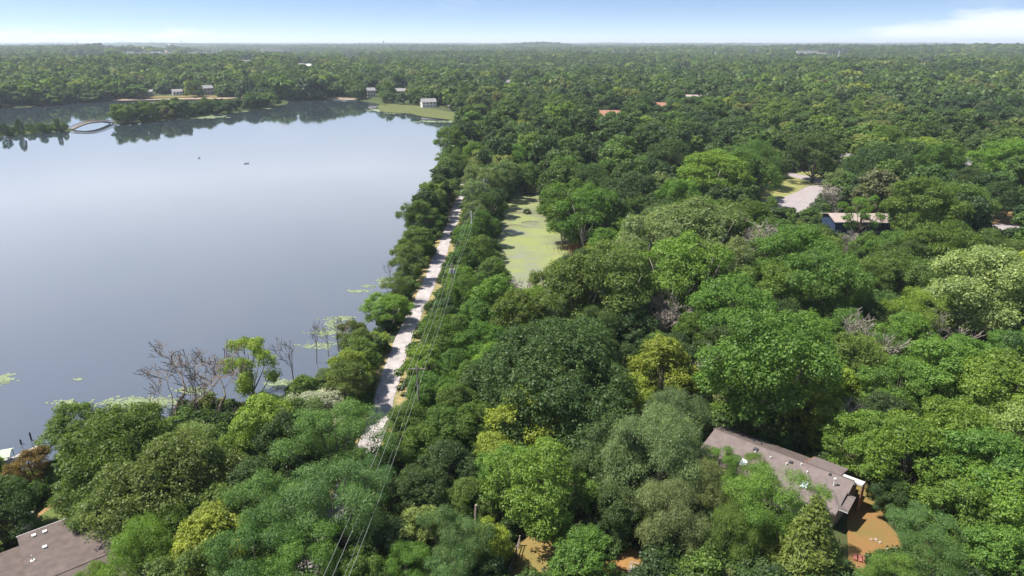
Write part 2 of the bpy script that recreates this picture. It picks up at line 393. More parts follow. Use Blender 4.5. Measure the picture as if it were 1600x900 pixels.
def ground(x, y, s=None):
    x = np.asarray(x, float); y = np.asarray(y, float)
    if s is None: s = shore(x, y)
    d = np.hypot(x, y); az = np.degrees(np.arctan2(x, y))
    z = np.clip(s*.35, -1.6, 1.0)
    z = z+1.2*sstep(s, 6, 60)
    hill = 5*np.sin(x/310+1)*np.cos(y/420)+4*np.sin(x/170+y/260)+3*np.sin(y/130-x/210+2)
    z = z+(hill*.8+6)*sstep(s, 25, 260)*sstep(d, 450, 1300)
    roll = 9*np.sin(x/900+2)*np.sin(y/760+.5)+7*np.sin((x+y)/530)
    z = z+(roll*.7+3)*sstep(d, 1200, 3200)
    z = z+5*np.exp(-((d-3300)/900)**2)*sstep(az, 14, 26)
    z = z+22*np.exp(-(((az+27.4)/2.6)**2)-((d-3400)/420)**2)
    z = z+18*np.exp(-(((az-2.5)/2.6)**2)-((d-5200)/600)**2)
    z = z+(4+6*np.sin(az*.34+d/2600)+3*np.sin(az*1.1))*sstep(d, 5500, 14000)
    return z

# ground sheet
def sheet():
    az = np.concatenate([np.arange(-180, -62, 4.0), np.arange(-62, 62, .45), np.arange(62, 180, 4.0)])
    r = [12.0]
    while r[-1] < 30000: r.append(r[-1]*(1.016 if r[-1] < 1500 else 1.03))
    r = np.array(r); A, Rr = np.meshgrid(np.radians(az), r); X = np.sin(A)*Rr; Y = np.cos(A)*Rr
    Z = ground(X, Y); nr, na = X.shape
    V = np.stack([X, Y, Z], -1).reshape(-1, 3); V = np.vstack([V, [[0, 0, float(ground(np.array(0.), np.array(0.)))]]])
    i, j = np.meshgrid(np.arange(nr-1), np.arange(na), indexing='ij'); j2 = (j+1) % na
    Q = np.stack([i*na+j, (i+1)*na+j, (i+1)*na+j2, i*na+j2], -1).reshape(-1, 4)[:, ::-1]
    c = len(V)-1; jj = np.arange(na); Tt = np.stack([np.full(na, c), jj, (jj+1) % na], -1)[:, ::-1]
    me = bpy.data.meshes.new('ground'); me.vertices.add(len(V)); me.vertices.foreach_set('co', V.astype(np.float32).ravel())
    li = np.concatenate([Q.ravel(), Tt.ravel()]); me.loops.add(len(li)); me.loops.foreach_set('vertex_index', li.astype(np.int32))
    me.polygons.add(len(Q)+len(Tt)); me.polygons.foreach_set('loop_start', np.concatenate([np.arange(len(Q))*4, len(Q)*4+np.arange(len(Tt))*3]).astype(np.int32))
    me.update(calc_edges=True); me.validate(); me.polygons.foreach_set('use_smooth', [True]*len(me.polygons))
    return me
gm = bpy.data.materials.new('forest_floor'); gm.use_nodes = True; t = NT(gm.node_tree); b = gm.node_tree.nodes['Principled BSDF']
g_ = t.n('ShaderNodeNewGeometry'); pos = g_.outputs['Position']
n1 = t.noise(pos, .12, 6, .6); n2 = t.noise(pos, 1.4, 5, .6); n3 = t.noise(pos, .011, 4, .6)
c = t.mix(t.m('MULTIPLY_ADD', n1, 3, -1, clamp=True), (.035, .05, .018), (.075, .068, .035))
c = t.mix(t.m('MULTIPLY_ADD', n2, 2, -.6, clamp=True), c, (.05, .075, .022))
far = t.n('ShaderNodeVectorMath', operation='LENGTH'); t.l(pos, far.inputs[0])
fc = t.mix(t.m('MULTIPLY_ADD', n3, 3, -1, clamp=True), (.035, .06, .02), (.07, .1, .03))
c = t.mix(t.m('MULTIPLY_ADD', far.outputs['Value'], 1/1500, -.4, clamp=True), c, fc)
t.l(c, b.inputs['Base Color']); b.inputs['Roughness'].default_value = 1; b.inputs['Specular IOR Level'].default_value = .1
bn = t.n('ShaderNodeBump'); bn.inputs['Strength'].default_value = .6; bn.inputs['Distance'].default_value = .3; t.l(n2, bn.inputs['Height']); t.l(bn.outputs[0], b.inputs['Normal'])
tag(link('ground', sheet(), gm), kind='structure')

# water
wm = bpy.data.materials.new('lake_water'); wm.use_nodes = True; t = NT(wm.node_tree); b = wm.node_tree.nodes['Principled BSDF']
g_ = t.n('ShaderNodeNewGeometry'); pos = g_.outputs['Position']
big = t.noise(pos, .012, 3, .5)
near_bright = t.mix(big, (.058, .070, .092), (.068, .081, .102)); far_dark = t.mix(big, (.022, .032, .04), (.028, .04, .046))  # base colour itself brightens the near water and darkens the far reflections
sy_ = t.n('ShaderNodeSeparateXYZ'); t.l(pos, sy_.inputs[0])
t.l(t.mix(t.m('MULTIPLY_ADD', sy_.outputs[1], 1/260, -.45, clamp=True), near_bright, far_dark), b.inputs['Base Color'])
b.inputs['IOR'].default_value = 1.5; b.inputs['Roughness'].default_value = .035
mp = t.n('ShaderNodeMapping'); mp.inputs['Scale'].default_value = (.5, 1.4, 1); mp.inputs['Rotation'].default_value = (0, 0, rad(14)); t.l(pos, mp.inputs[0])
rip = t.noise(mp.outputs[0], .9, 4, .6)
bn = t.n('ShaderNodeBump'); bn.inputs['Distance'].default_value = .05; t.l(rip, bn.inputs['Height'])
t.l(t.m('MULTIPLY_ADD', big, .26, -.06, clamp=True), bn.inputs['Strength']); t.l(bn.outputs[0], b.inputs['Normal'])
ext = [(-2600, 20), (60, 20), (60, 900), (-2600, 1400)]
tag(B().poly([(x, y, 0) for x, y in ext]).build('lake_water', wm), kind='structure')
pm = bpy.data.materials.new('duckweed_water'); pm.use_nodes = True; t = NT(pm.node_tree); b = pm.node_tree.nodes['Principled BSDF']
g_ = t.n('ShaderNodeNewGeometry'); pos = g_.outputs['Position']
a1 = t.noise(pos, .055, 5, .62); a2 = t.noise(pos, .45, 6, .7)
mp = t.n('ShaderNodeMapping'); mp.inputs['Scale'].default_value = (.5, 1.2, 1); t.l(pos, mp.inputs[0]); a3 = t.noise(mp.outputs[0], .2, 7, .7)
cov = t.m('ADD', t.m('MULTIPLY', a1, .65), t.m('MULTIPLY', a3, .35))
weed = t.mix(a2, (.155, .185, .045), (.20, .225, .07)); weed = t.mix(t.m('MULTIPLY_ADD', a3, 4, -1.7, clamp=True), weed, (.20, .205, .10))
fc = t.m('MULTIPLY_ADD', cov, 6.0, -2.7, clamp=True)
t.l(t.mix(fc, weed, (.155, .16, .105)), b.inputs['Base Color'])
t.l(t.mix(fc, (.8, .8, .8), (.18, .18, .18)), b.inputs['Roughness'])
tag(B().poly([(x, y, .05) for x, y in POND]).build('pond_water', pm), kind='structure')

# ------------------------------------------------------------ open places: path, lawns, road, beach
def ribbon(name, pts, width, z, m, jit=0.0, off=None):
    P = [Vector((p[0], p[1])) for p in pts]; Q = []
    for i in range(len(P)-1):      # resample
        n = max(1, int((P[i+1]-P[i]).length/2.5))
        Q += [P[i].lerp(P[i+1], k/n) for k in range(n)]
    Q.append(P[-1]); 
    for _ in range(6): Q = [Q[0]]+[(Q[i-1]+Q[i]*2+Q[i+1])/4 for i in range(1, len(Q)-1)]+[Q[-1]]
    b = B(); L = []; R = []
    for i, q in enumerate(Q):
        d = (Q[min(i+1, len(Q)-1)]-Q[max(i-1, 0)]).normalized(); nrm = Vector((-d.y, d.x))
        for S, lst in ((1, L), (-1, R)):
            p = q+nrm*S*(width/2+random.uniform(-jit, jit)); lst.append((p.x, p.y))
    zz = lambda p: float(ground(np.array(p[0]), np.array(p[1])))+z
    for i in range(len(Q)-1):
        b.poly([(*R[i], max(zz(R[i]), .45+z)), (*R[i+1], max(zz(R[i+1]), .45+z)), (*L[i+1], max(zz(L[i+1]), .45+z)), (*L[i], max(zz(L[i]), .45+z))])
    o = b.build(name, m); tag(o, kind='structure'); return [tuple(q) for q in Q]
PATH_PX = [(470, 930), (515, 820), (545, 760), (583, 690), (597, 640), (606, 600), (620, 560), (633, 520), (653, 480), (671, 440), (687, 400), (706, 350), (721, 300), (738, 262), (754, 230), (767, 200), (782, 165), (797, 132), (803, 112)]
PATHW = [at(a, b, 1.3)[:2] for a, b in PATH_PX]
gravel = mat('pale_gravel', (.33, .295, .29), .95, var=.2, scale=.6, bump=.3, bscale=9, coord='Object')
verge = mat('dry_verge', (.26, .19, .09), 1, var=.2, scale=.8, col2=(.13, .14, .045), bump=.4)
ribbon('path_verge', PATHW, 7.2, .06, verge, .5)
ribbon('gravel_path', PATHW, 3.5, .14, gravel, .16)
PATHA = np.array([[p[0], p[1]] for p in PATHW])

lawn_m = bpy.data.materials.new('dry_lawn'); lawn_m.use_nodes = True; t = NT(lawn_m.node_tree); b = lawn_m.node_tree.nodes['Principled BSDF']
pos = t.n('ShaderNodeNewGeometry').outputs['Position']
l1 = t.noise(pos, .16, 6, .65); l2 = t.noise(pos, 2.2, 6, .7)
oc = t.n('ShaderNodeObjectInfo')
c = t.mix(t.m('MULTIPLY_ADD', l1, 4.5, -1.7, clamp=True), oc.outputs['Color'], t.mix(.5, oc.outputs['Color'], (.09, .13, .035)))
c = t.mix(t.m('MULTIPLY_ADD', l2, 1.8, -.5, clamp=True), c, t.mix(.5, c, (.10, .08, .03)))
t.l(c, b.inputs['Base Color']); b.inputs['Roughness'].default_value = 1; b.inputs['Specular IOR Level'].default_value = .1
stripe = bpy.data.materials.new('mown_lawn'); stripe.use_nodes = True; t = NT(stripe.node_tree); b = stripe.node_tree.nodes['Principled BSDF']
pos = t.n('ShaderNodeNewGeometry').outputs['Position']
wv = t.n('ShaderNodeTexWave', wave_type='BANDS', bands_direction='DIAGONAL'); wv.inputs['Scale'].default_value = .10; wv.inputs['Distortion'].default_value = .8; t.l(pos, wv.inputs[0])
c = t.mix(wv.outputs['Fac'], (.13, .15, .04), (.23, .21, .07)); t.l(c, b.inputs['Base Color']); b.inputs['Roughness'].default_value = 1
CLEAR = []     # world polygons kept free of undergrowth and trees
def patch(name, px, m, z=.05, color=None, keep=True, zplane=1.6):
    W_ = np.array([at(a, b, zplane)[:2] for a, b in px])
    # triangulate as grid following the ground
    x0, y0 = W_.min(0); x1, y1 = W_.max(0); step = max(1.0, min((x1-x0), (y1-y0))/26)
    bb = B()
    import mathutils.geometry as G
    pts = [Vector((p[0], p[1])) for p in W_]
    n = len(W_); ring = []
    for i in range(n):
        a = W_[i]; c = W_[(i+1) % n]; k = max(1, int(np.hypot(*(c-a))/step/1.5))
        ring += [tuple(a+(c-a)*j/k) for j in range(k)]
    inner = [(x, y) for x in np.arange(x0, x1, step*1.5) for y in np.arange(y0, y1, step*1.5)]
    ia = np.array(inner); ok = inside(W_, ia[:, 0], ia[:, 1]) & (segdist(W_, ia[:, 0], ia[:, 1]) > step*.5)
    allp = [Vector(p) for p in ring]+[Vector(p) for p in ia[ok]]
    nr = len(ring)
    r = G.delaunay_2d_cdt(allp, [], [list(range(nr))], 1, 1e-4)
    vs = r[0]; va = np.array([[v.x, v.y] for v in vs]); zg = np.maximum(ground(va[:, 0], va[:, 1]), .3)+z
    me = bpy.data.meshes.new(name); me.from_pydata([(v.x, v.y, float(q)) for v, q in zip(vs, zg)], [], [tuple(f) for f in r[2]]); me.update()
    for p in me.polygons:
        if p.normal.z < 0: p.flip() if hasattr(p, 'flip') else None
    o = link(name, me, m); tag(o, kind='structure')
    if color: o.color = (*color, 1)
    if keep: CLEAR.append(W_)
    return W_
asphalt = mat('pale_asphalt', (.27, .235, .235), .95, var=.1, scale=.5)
patch('lawn', [(790, 905), (800, 862), (830, 842), (880, 850), (930, 905)], lawn_m, .05, (.25, .155, .06))
patch('lawn', [(930, 905), (965, 865), (985, 862), (1015, 880), (1035, 905)], lawn_m, .055, (.32, .15, .06))
patch('bare_earth', [(1325, 905), (1322, 820), (1338, 764), (1352, 762), (1392, 795), (1380, 820), (1400, 840), (1450, 850), (1530, 875), (1560, 905)], lawn_m, .06, (.24, .12, .05))
patch('lawn', [(1180, 316), (1165, 300), (1205, 282), (1235, 268), (1262, 268), (1284, 278), (1282, 290), (1262, 292), (1245, 302), (1215, 322)], stripe, .05)
patch('road', [(1190, 330), (1183, 318), (1220, 312), (1244, 303), (1262, 293), (1290, 291), (1300, 300), (1275, 318), (1262, 345), (1235, 350)], asphalt, .12)
patch('road', [(1228, 276), (1235, 272), (1290, 283), (1292, 291), (1280, 290)], asphalt, .13)
patch('lawn', [(1535, 350), (1555, 332), (1610, 328), (1640, 360), (1560, 362)], lawn_m, .05, (.36, .20, .11))
patch('driveway', [(1490, 368), (1500, 360), (1560, 352), (1640, 362), (1640, 376), (1520, 372)], asphalt, .12)
patch('beach', [(165, 156.3), (180, 154.9), (250, 153.7), (300, 152.9), (380, 152.3), (380, 153.6), (300, 154.4), (240, 155.4), (180, 156.8)], mat('beach_sand', (.27, .20, .14), 1, var=.35, scale=.1), .15, zplane=.8)
patch('lawn', [(175, 153.4), (200, 151), (300, 149.6), (355, 149.6), (385, 151), (300, 151.8), (240, 152.5)], lawn_m, .1, (.20, .13, .06), keep=False, zplane=1.2)
patch('marsh', [(588, 165), (610, 163), (660, 168), (700, 176), (740, 182), (738, 186), (705, 187), (660, 182), (640, 177), (600, 175), (592, 171)], lawn_m, .1, (.085, .10, .04), zplane=.5)
patch('lawn', [(30, 838), (40, 812), (90, 772), (103, 772), (100, 790), (62, 800), (48, 830)], lawn_m, .05, (.36, .2, .11))
patch('lawn', [(48, 832), (60, 802), (90, 782), (120, 770), (160, 780), (120, 810)], lawn_m, .07, (.09, .13, .035))
patch('shore_strip', [(508, 153.6), (520, 153), (545, 153.4), (560, 154.2), (552, 155.6), (515, 155.4)], mat('shore_earth', (.20, .15, .10), 1, scale=.1), .12, zplane=.6)
patch('mown_bank', [(600, 153), (640, 152), (645, 157), (600, 157)], lawn_m, .12, (.09, .12, .04), keep=False, zplane=1.5)


# ------------------------------------------------------------ buildings
ROOF = mat('brown_shingles', (.150, .120, .114), .95, var=.14, scale=1.2, bump=.5, bscale=14)
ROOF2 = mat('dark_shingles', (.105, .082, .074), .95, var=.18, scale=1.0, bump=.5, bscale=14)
ROOFG = mat('grey_shingles', (.21, .20, .20), .95, var=.12, scale=1.0, bump=.4, bscale=10)
ROOFT = mat('tan_roof', (.30, .24, .215), .9, var=.1, scale=.8)
ROOFO = mat('terracotta_roof', (.25, .125, .085), .9, var=.12, scale=.5)
WHITE = mat('white_paint', (.52, .51, .49), .6, var=.05); CREAM = mat('cream_wall', (.36, .32, .28), .85, var=.08); BRICK = mat('brick_wall', (.34, .17, .12), .9, var=.15, scale=3)
NAVY = mat('navy_siding', (.022, .040, .085), .75, var=.1, scale=1.5, bump=.3); DARK = mat('dark_metal', (.045, .045, .05), .6); GLASS = mat('window_glass', (.03, .04, .05), .12, spec=.7, var=.05)
GREYW = mat('grey_wall', (.24, .24, .24), .9, var=.08); SKYL = mat('skylight_glass', (.52, .60, .66), .12, spec=.8, var=.04); RUST = mat('rust_flashing', (.42, .20, .12), .8); PINKW = mat('pinkish_wall', (.42, .30, .26), .85, var=.08)
FOOT = []
def gz(x, y): return float(ground(np.array(float(x)), np.array(float(y))))
class Frame:
    def __init__(s, name, o, ang, label, cat, group=None):
        s.o = Vector((o[0], o[1], gz(o[0], o[1]))); s.e = empty(name, s.o, ang, label, cat, group); s.c, s.s = math.cos(ang), math.sin(ang); s.ang = ang
    def L(s, px, py, z):      # photo pixel at height z above this thing's base -> local point
        p = at(px, py, s.o.z+z)-s.o
        return Vector((p.x*s.c+p.y*s.s, -p.x*s.s+p.y*s.c, z))
def window(parent, x, y, z, w_, h, ny=-1, panes=2, fm=None, nx=None):
    """framed window on a wall facing local -y (or +-x when nx given)"""
    e = fm or WHITE; b = B(); g = B(); t_ = .07
    def bx(bb, a0, a1, z0, z1, d0, d1):
        if nx is None: bb.box(a0, a1, min(y+ny*d0, y+ny*d1), max(y+ny*d0, y+ny*d1), z0, z1)
        else: bb.box(min(x+nx*d0, x+nx*d1), max(x+nx*d0, x+nx*d1), a0, a1, z0, z1)
    c0 = x if nx is None else y
    for (a0, a1, z0, z1) in ((c0-w_/2, c0+w_/2, z, z+t_*1.4), (c0-w_/2, c0+w_/2, z+h-t_*1.4, z+h), (c0-w_/2, c0-w_/2+t_*1.4, z+t_*1.4, z+h-t_*1.4), (c0+w_/2-t_*1.4, c0+w_/2, z+t_*1.4, z+h-t_*1.4)): bx(b, a0, a1, z0, z1, .0, .09)
    for k in range(1, panes):
        q = c0-w_/2+w_*k/panes; bx(b, q-t_/2, q+t_/2, z+t_*1.4, z+h-t_*1.4, .0, .085)
    f = b.build('window', e, parent)
    for k in range(panes):
        g = B(); q0 = c0-w_/2+w_*k/panes+t_; q1 = c0-w_/2+w_*(k+1)/panes-t_; bx(g, q0, q1, z+t_, z+h-t_, .0, .03); g.build('pane', GLASS, f)
    return f

# long brown roofed house, right foreground
RG = 2.2
A_ = at(1117, 670, RG+4.6); B_ = at(1336, 752, RG+4.6); ang = math.atan2(B_.y-A_.y, B_.x-A_.x)
h1 = Frame('long_house', A_, ang, 'long low house with a brown shingle roof and skylights, half hidden by trees at right', 'house')
L = h1.L; zr, ze = 4.6, 3.0
LX = L(1336, 752, zr).x; xs = L(1258, 724, zr).x; fy = L(1272, 790, ze).y; by = L(1257, 712, ze).y; bx0 = L(1140, 664, ze).x; by2 = L(1304, 728, ze+.35).y
print('house', LX, xs, fy, by, bx0, by2)
fy = min(fy, -5.5); by = max(by, 2.6)
xw = L(1311, 797, ze).x; yk = L(1328, 773, zr-.7).y; zk = zr+(zr-ze)*yk/abs(fy); print('wing', xw, yk)
rb = B().slab([(0, 0, zr), (0, fy, ze), (xw, fy, ze), (xw, yk, zk), (LX, yk, zk), (LX, 0, zr)], .22)
rb.build('front_roof', ROOF, h1.e)
B().slab([(bx0-.4, 0, zr-.02), (xs, 0, zr-.02), (xs, by, ze), (bx0-.4, by, ze)][::-1], .22).build('back_roof', ROOF2, h1.e)['label'] = 'browner roof slope facing away from the yard, its shade partly in the colour'  # darker shingle tone holds part of this slope's shade
B().slab([(xs+.02, 0, zr-.01), (LX-1.8, 0, zr-.01), (LX-1.8, by2+.3, ze+.5), (xs+.02, by2+.3, ze+.5)][::-1], .26).build('raised_roof', ROOF, h1.e)
B().tube([(0, 0, zr+.03), (LX, 0, zr+.03)], .07, 5).build('ridge_cap', ROOF2, h1.e)
B().tube([(xs-.05, .1, zr+.03), (xs-.05, by, ze+.36)], .07, 5).build('flashing', RUST, h1.e)
p0 = L(1301, 734, ze+.2); p1 = L(1336, 756, ze+.2)
wx0, wx1 = LX-1.75, LX+.9
B().slab([(wx0, .15, zr-.25), (wx1, .15, zr-.25), (wx1, 1.75, zr-.62), (wx0, 1.75, zr-.62)], .25).build('white_porch_roof', WHITE, h1.e)
B().box(wx1-.06, wx1+.02, .15, 1.7, .2, zr-.9).build('porch_wall', BRICK, h1.e)
def onroof(px, py):
    p = None
    z = zr
    for _ in range(8):
        p = L(px, py, z); z = zr+(zr-ze)*(p.y/abs(fy)) if p.y < 0 else zr-(zr-ze)*p.y/by
    p.z = z; return p
# wall, then the low front wing
B().box(.5, xw-.35, fy+.7, by-.7, -.3, ze-.28).box(xw-.34, LX-.35, yk+.4, by-.7, -.3, ze-.28).box(.5, LX-.35, -.9, .05, ze-.28, zr-.6).build('wall', CREAM, h1.e)
for x in (2.5, 6, 9.5, 13, 16.5): window(h1.e, x, fy+.7, .9, 1.6, 1.2)
w0 = L(1300, 767, ze+.6); w1 = L(1338, 777, ze+.6); w2 = L(1325, 801, ze-.2); w3 = L(1311, 797, ze-.2)
w0 = onroof(1300, 766)+Vector((0, 0, .12)); w1 = L(1338, 777, zr-1.1); w2 = L(1325, 801, ze-.1); w3 = onroof(1312, 797)+Vector((0, 0, .12))
B().slab([w0, w3, w2], .12).slab([w0, w2, w1], .12).build('wing_roof', ROOF, h1.e)
B().box(w0.x-.4, w1.x-1.2, w2.y+.9, w1.y-.4, -.3, ze-.6).build('wing_wall', CREAM, h1.e)
B().tube([w3+Vector((0, -.05, -.1)), w2+Vector((0, -.05, -.1))], .07, 6).build('gutter', WHITE, h1.e)
sl_ = math.atan2(zr-ze, abs(fy)); 
for (a, b_) in ((1162, 724), (1257, 758)):
    p = onroof(a, b_); M = Matrix.Translation(p) @ Matrix.Rotation(sl_, 4, 'X')
    s_ = B().box(-.42, .42, -.62, .62, -.05, .16, M).build('skylight', WHITE, h1.e); B().box(-.35, .35, -.55, .55, .161, .175, M).build('pane', SKYL, s_)
for (a, b_, m_, sz) in ((1181, 703, DARK, .30), (1236, 723, DARK, .22), (1178, 689, DARK, .14), (1190, 694, DARK, .12), (1297, 742, DARK, .16)):
    p = onroof(a, b_); M = Matrix.Translation(p) @ Matrix.Rotation(sl_ if p.y < 0 else -sl_, 4, 'X'); B().box(-sz, sz, -sz, sz, -.03, .16, M).box(-sz*.7, sz*.7, -sz*.7, sz*.7, .16, .24, M).build('roof_vent', m_, h1.e)
for (a, b_) in ((1180, 708), (1204, 716), (1229, 726), (1252, 727), (1261, 739)):
    p = onroof(a, b_); B().tube([p+Vector((0, 0, -.1)), p+Vector((0, 0, .28))], .11, 8).build('vent_pipe', WHITE, h1.e)
p = onroof(1303, 759); B().tube([p+Vector((0, 0, -.1)), p+Vector((0, 0, .95))], .1, 8).tube([p+Vector((0, 0, .95)), p+Vector((0, 0, 1.12))], .19, 8).build('flue_pipe', WHITE, h1.e)
for q in np.linspace(0, 1, 8):
    X = LX*q; Y = fy*.55; c = h1.e.matrix_basis if False else None
    for Y in (fy*.8, fy*.3, by*.7): FOOT.append((h1.o.x+X*h1.c-Y*h1.s, h1.o.y+X*h1.s+Y*h1.c, 3.4))

# brown roofed house, lower left
A_ = at(50, 908, RG+4.7); B_ = at(205, 845, RG+4.7); ang = math.atan2(B_.y-A_.y, B_.x-A_.x)
h2 = Frame('lakeside_house', A_, ang, 'house under a dark brown shingle roof at the lower left, partly in tree shade', 'house')
L = h2.L; ze, zr = 3.2, 4.7; LX = L(205, 845, zr).x; bt = L(90, 815, ze).y; x0 = L(27, 842, ze).x
print('house2', LX, bt, x0)
B().slab([(x0, bt, ze), (x0, 0, zr), (LX, 0, zr), (LX, bt, ze)], .22).build('back_roof', ROOF2, h2.e)
B().slab([(x0, -.01, zr), (x0, -7, ze-.2), (LX, -7, ze-.2), (LX, -.01, zr)], .22).build('front_roof', ROOF2, h2.e)
B().box(x0+.5, LX-.5, -6.4, bt-.5, -.3, ze-.35).build('wall', CREAM, h2.e)
B().slab([(x0-9, bt-1.2, ze-.55), (x0-9, -6, ze-.1), (x0-.02, -6, ze-.1), (x0-.02, bt-1.2, ze-.55)], .2).build('side_roof', ROOF2, h2.e)
B().box(x0-8.5, x0-.1, -5.5, bt-1.7, -.3, ze-.8).build('side_wall', CREAM, h2.e)
B().tube([(x0, 0, zr+.02), (LX, 0, zr+.02)], .07, 5).build('ridge_cap', ROOF2, h2.e)
B().tube([(x0-.1, bt+.04, ze-.08), (LX, bt+.04, ze-.08)], .08, 6).build('gutter', WHITE, h2.e)
def onroof2(px, py):
    z = zr
    for _ in range(8):
        p = L(px, py, z); z = zr-(zr-ze)*(p.y/bt) if p.y > 0 else zr+(zr-ze)*p.y/7
    p.z = z; return p
for (a, b_) in ((70, 832), (53, 838), (70, 856)):
    p = onroof2(a, b_); B().box(p.x-.16, p.x+.16, p.y-.16, p.y+.16, p.z-.1, p.z+.16).box(p.x-.22, p.x+.22, p.y-.22, p.y+.22, p.z+.16, p.z+.22).build('roof_vent', WHITE, h2.e)
p = onroof2(51, 876); B().tube([p+Vector((0, 0, -.1)), p+Vector((0, 0, .7))], .06, 6).box(p.x-.22, p.x+.22, p.y-.2, p.y+.2, p.z-.02, p.z+.05).build('vent_pipe', WHITE, h2.e)
for q in np.linspace(0, 1, 6): FOOT.append((h2.o.x+LX*q*h2.c-(bt*.5)*h2.s, h2.o.y+LX*q*h2.s+(bt*.5)*h2.c, abs(bt)*.6))

# navy blue house beyond
A_ = at(1303, 367, 2.4); B_ = at(1402, 368, 2.4); ang = math.atan2(B_.y-A_.y, B_.x-A_.x)
h3 = Frame('navy_house', A_, ang, 'navy blue two storey house with white windows and a low tan roof', 'house')
wd = (B_-A_).length; hh = 4.6; h3w = 10.5
B().box(0, wd, 0, h3w, -.4, hh).build('wall', NAVY, h3.e)
B().slab([(-.7, -.9, hh+.05), (wd+.7, -.9, hh+.05), (wd+.7, h3w/2, hh+1.5), (-.7, h3w/2, hh+1.5)], .25).build('front_roof', ROOFT, h3.e)
B().slab([(-.7, h3w/2+.01, hh+1.5), (wd+.7, h3w/2+.01, hh+1.5), (wd+.7, h3w+.9, hh+.05), (-.7, h3w+.9, hh+.05)], .25).build('back_roof', ROOFT, h3.e)
B().box(-.7, wd+.7, -1.0, -.91, hh-.2, hh+.02).build('fascia', WHITE, h3.e)
for (x, z, w_, h_, n) in ((1.4, .5, 1.2, 1.1, 2), (5.2, .3, 2.6, 1.5, 3), (5.6, 3.2, 2.2, 1.0, 3), (9.6, 1.4, 2.4, 2.1, 2), (13, .3, 1.6, 1.4, 2), (16.5, .5, 1.6, 1.4, 2), (13.4, 3.1, 1.4, 1.0, 2), (17, 3.1, 1.4, 1.0, 2)):
    window(h3.e, x, -.001, z, w_, h_, -1, n)
for q in np.linspace(0, 1, 5): FOOT.append((h3.o.x+wd*q*h3.c-5*h3.s, h3.o.y+wd*q*h3.s+5*h3.c, 7))

def far_house(name, px, py, wpx, top, dep, rf, wl, label, rot=0.0, stor=1, nwin=3, flat=False, cat='house', winm=None, group=None, base=None):
    """px,py: pixel of the middle of the eave line; top: eave height above ground"""
    g0 = 3.0
    if base:
        for _ in range(4): p = at(px, base, g0); g0 = max(gz(p.x, p.y), .6)
    else:
        o_ = Vector((0, 0, H)); r_ = (at(px, py, 0)-o_); r_.normalize()
        for dd_ in np.geomspace(150, 7500, 400):
            p = o_+r_*dd_; g0 = gz(p.x, p.y)
            if p.z < g0+top: break
    d = p.y*cP-(p.z-H)*sP; wd = wpx/F*d
    view = -math.atan2(p.x, p.y)
    e = empty(name, (p.x, p.y, g0), view+rot, label, cat, group)
    w2 = wd/2
    B().box(-w2, w2, 0, dep, -1, top).build('wall', wl, e)
    if flat: B().box(-w2-.3, w2+.3, -.3, dep+.3, top+.01, top+.8).build('roof', rf, e)
    else:
        rr = min(dep*.3, 3.2); b = B(); o = .6
        b.slab([(-w2-o, -o, top+.05), (w2+o, -o, top+.05), (w2+o, dep/2, top+rr), (-w2-o, dep/2, top+rr)], .3)
        b.slab([(-w2-o, dep/2+.01, top+rr), (w2+o, dep/2+.01, top+rr), (w2+o, dep+o, top+.05), (-w2-o, dep+o, top+.05)], .3)
        b.slab([(-w2, .05, top-.02), (-w2, dep-.05, top-.02), (-w2, dep/2, top+rr-.35)], .02) if False else None
        b.build('roof', rf, e)
        for sx in (-1, 1): B().poly([(sx*w2, 0, top), (sx*w2, dep, top), (sx*w2, dep/2, top+rr-.3)][::sx]).build('gable', wl, e)
    for s_ in range(stor):
        hst = top/stor
        for k in range(nwin):
            ww = wd/nwin*(.62 if flat else .42); B().box(-w2+wd*(k+.5)/nwin-ww/2, -w2+wd*(k+.5)/nwin+ww/2, -.12, .0, hst*s_+hst*.35, hst*s_+hst*.75).build('window', winm or GLASS, e)
    c_, s_ = math.cos(view+rot), math.sin(view+rot); FOOT.append((p.x-s_*dep/2, p.y+c_*dep/2, max(w2, dep/2)+2))
    return e
far_house('bungalow', 1320, 254, 28, 6.5, 10, ROOFG, CREAM, 'house with a grey roof among trees beyond the mown lawn', .2)
far_house('bungalow', 1517, 258, 22, 7.5, 10, ROOFG, GREYW, 'house with a grey roof at the right beyond the bright tree', -.2)
far_house('bungalow', 1421, 284, 16, 6, 8, WHITE, WHITE, 'small white building glimpsed between trees right of the road', 0)
far_house('flat_roofed_house', 955, 181, 34, 8.5, 16, ROOFO, CREAM, 'orange roof in the wood beyond the pond, the larger of two', .05)
far_house('flat_roofed_house', 1033, 168, 18, 9.5, 12, ROOFO, CREAM, 'small orange roof right of the larger orange one', .1)
far_house('flat_roofed_house', 1084, 155, 28, 10, 14, ROOFT, CREAM, 'tan roof in the wood behind the small orange roof', -.1)
far_house('cottage', 1075, 110, 9, 10, 10, ROOFO, WHITE, 'small pinkish roof far off right of the centre', .1, nwin=2)
far_house('shore_house', 327, 139, 14, 7.5, 11, ROOFG, CREAM, 'tall pale house behind the beach on the far shore', .25, 2, 3, base=148.5)
far_house('shore_house', 278, 144, 14, 4, 9, ROOFG, WHITE, 'low white house left of the tall pale house on the far shore', .1, 1, 3, base=149)
far_house('shore_house', 232, 142, 12, 4, 9, ROOFG, GREYW, 'grey house above the left end of the beach', -.1, 1, 3, base=149.5)
far_house('shore_house', 581, 142, 13, 7, 10, ROOFG, WHITE, 'white house in the trees left of the marsh', .3, 2, 3, base=151.5)
far_house('shore_house', 626, 145, 18, 6, 10, ROOFG, GREYW, 'wide grey house behind the mown bank', -.1, 2, 4, base=151)
far_house('shore_house', 671, 160, 22, 5, 10, ROOFG, WHITE, 'white house with a terrace behind the marsh', .2, 2, 4, base=168)
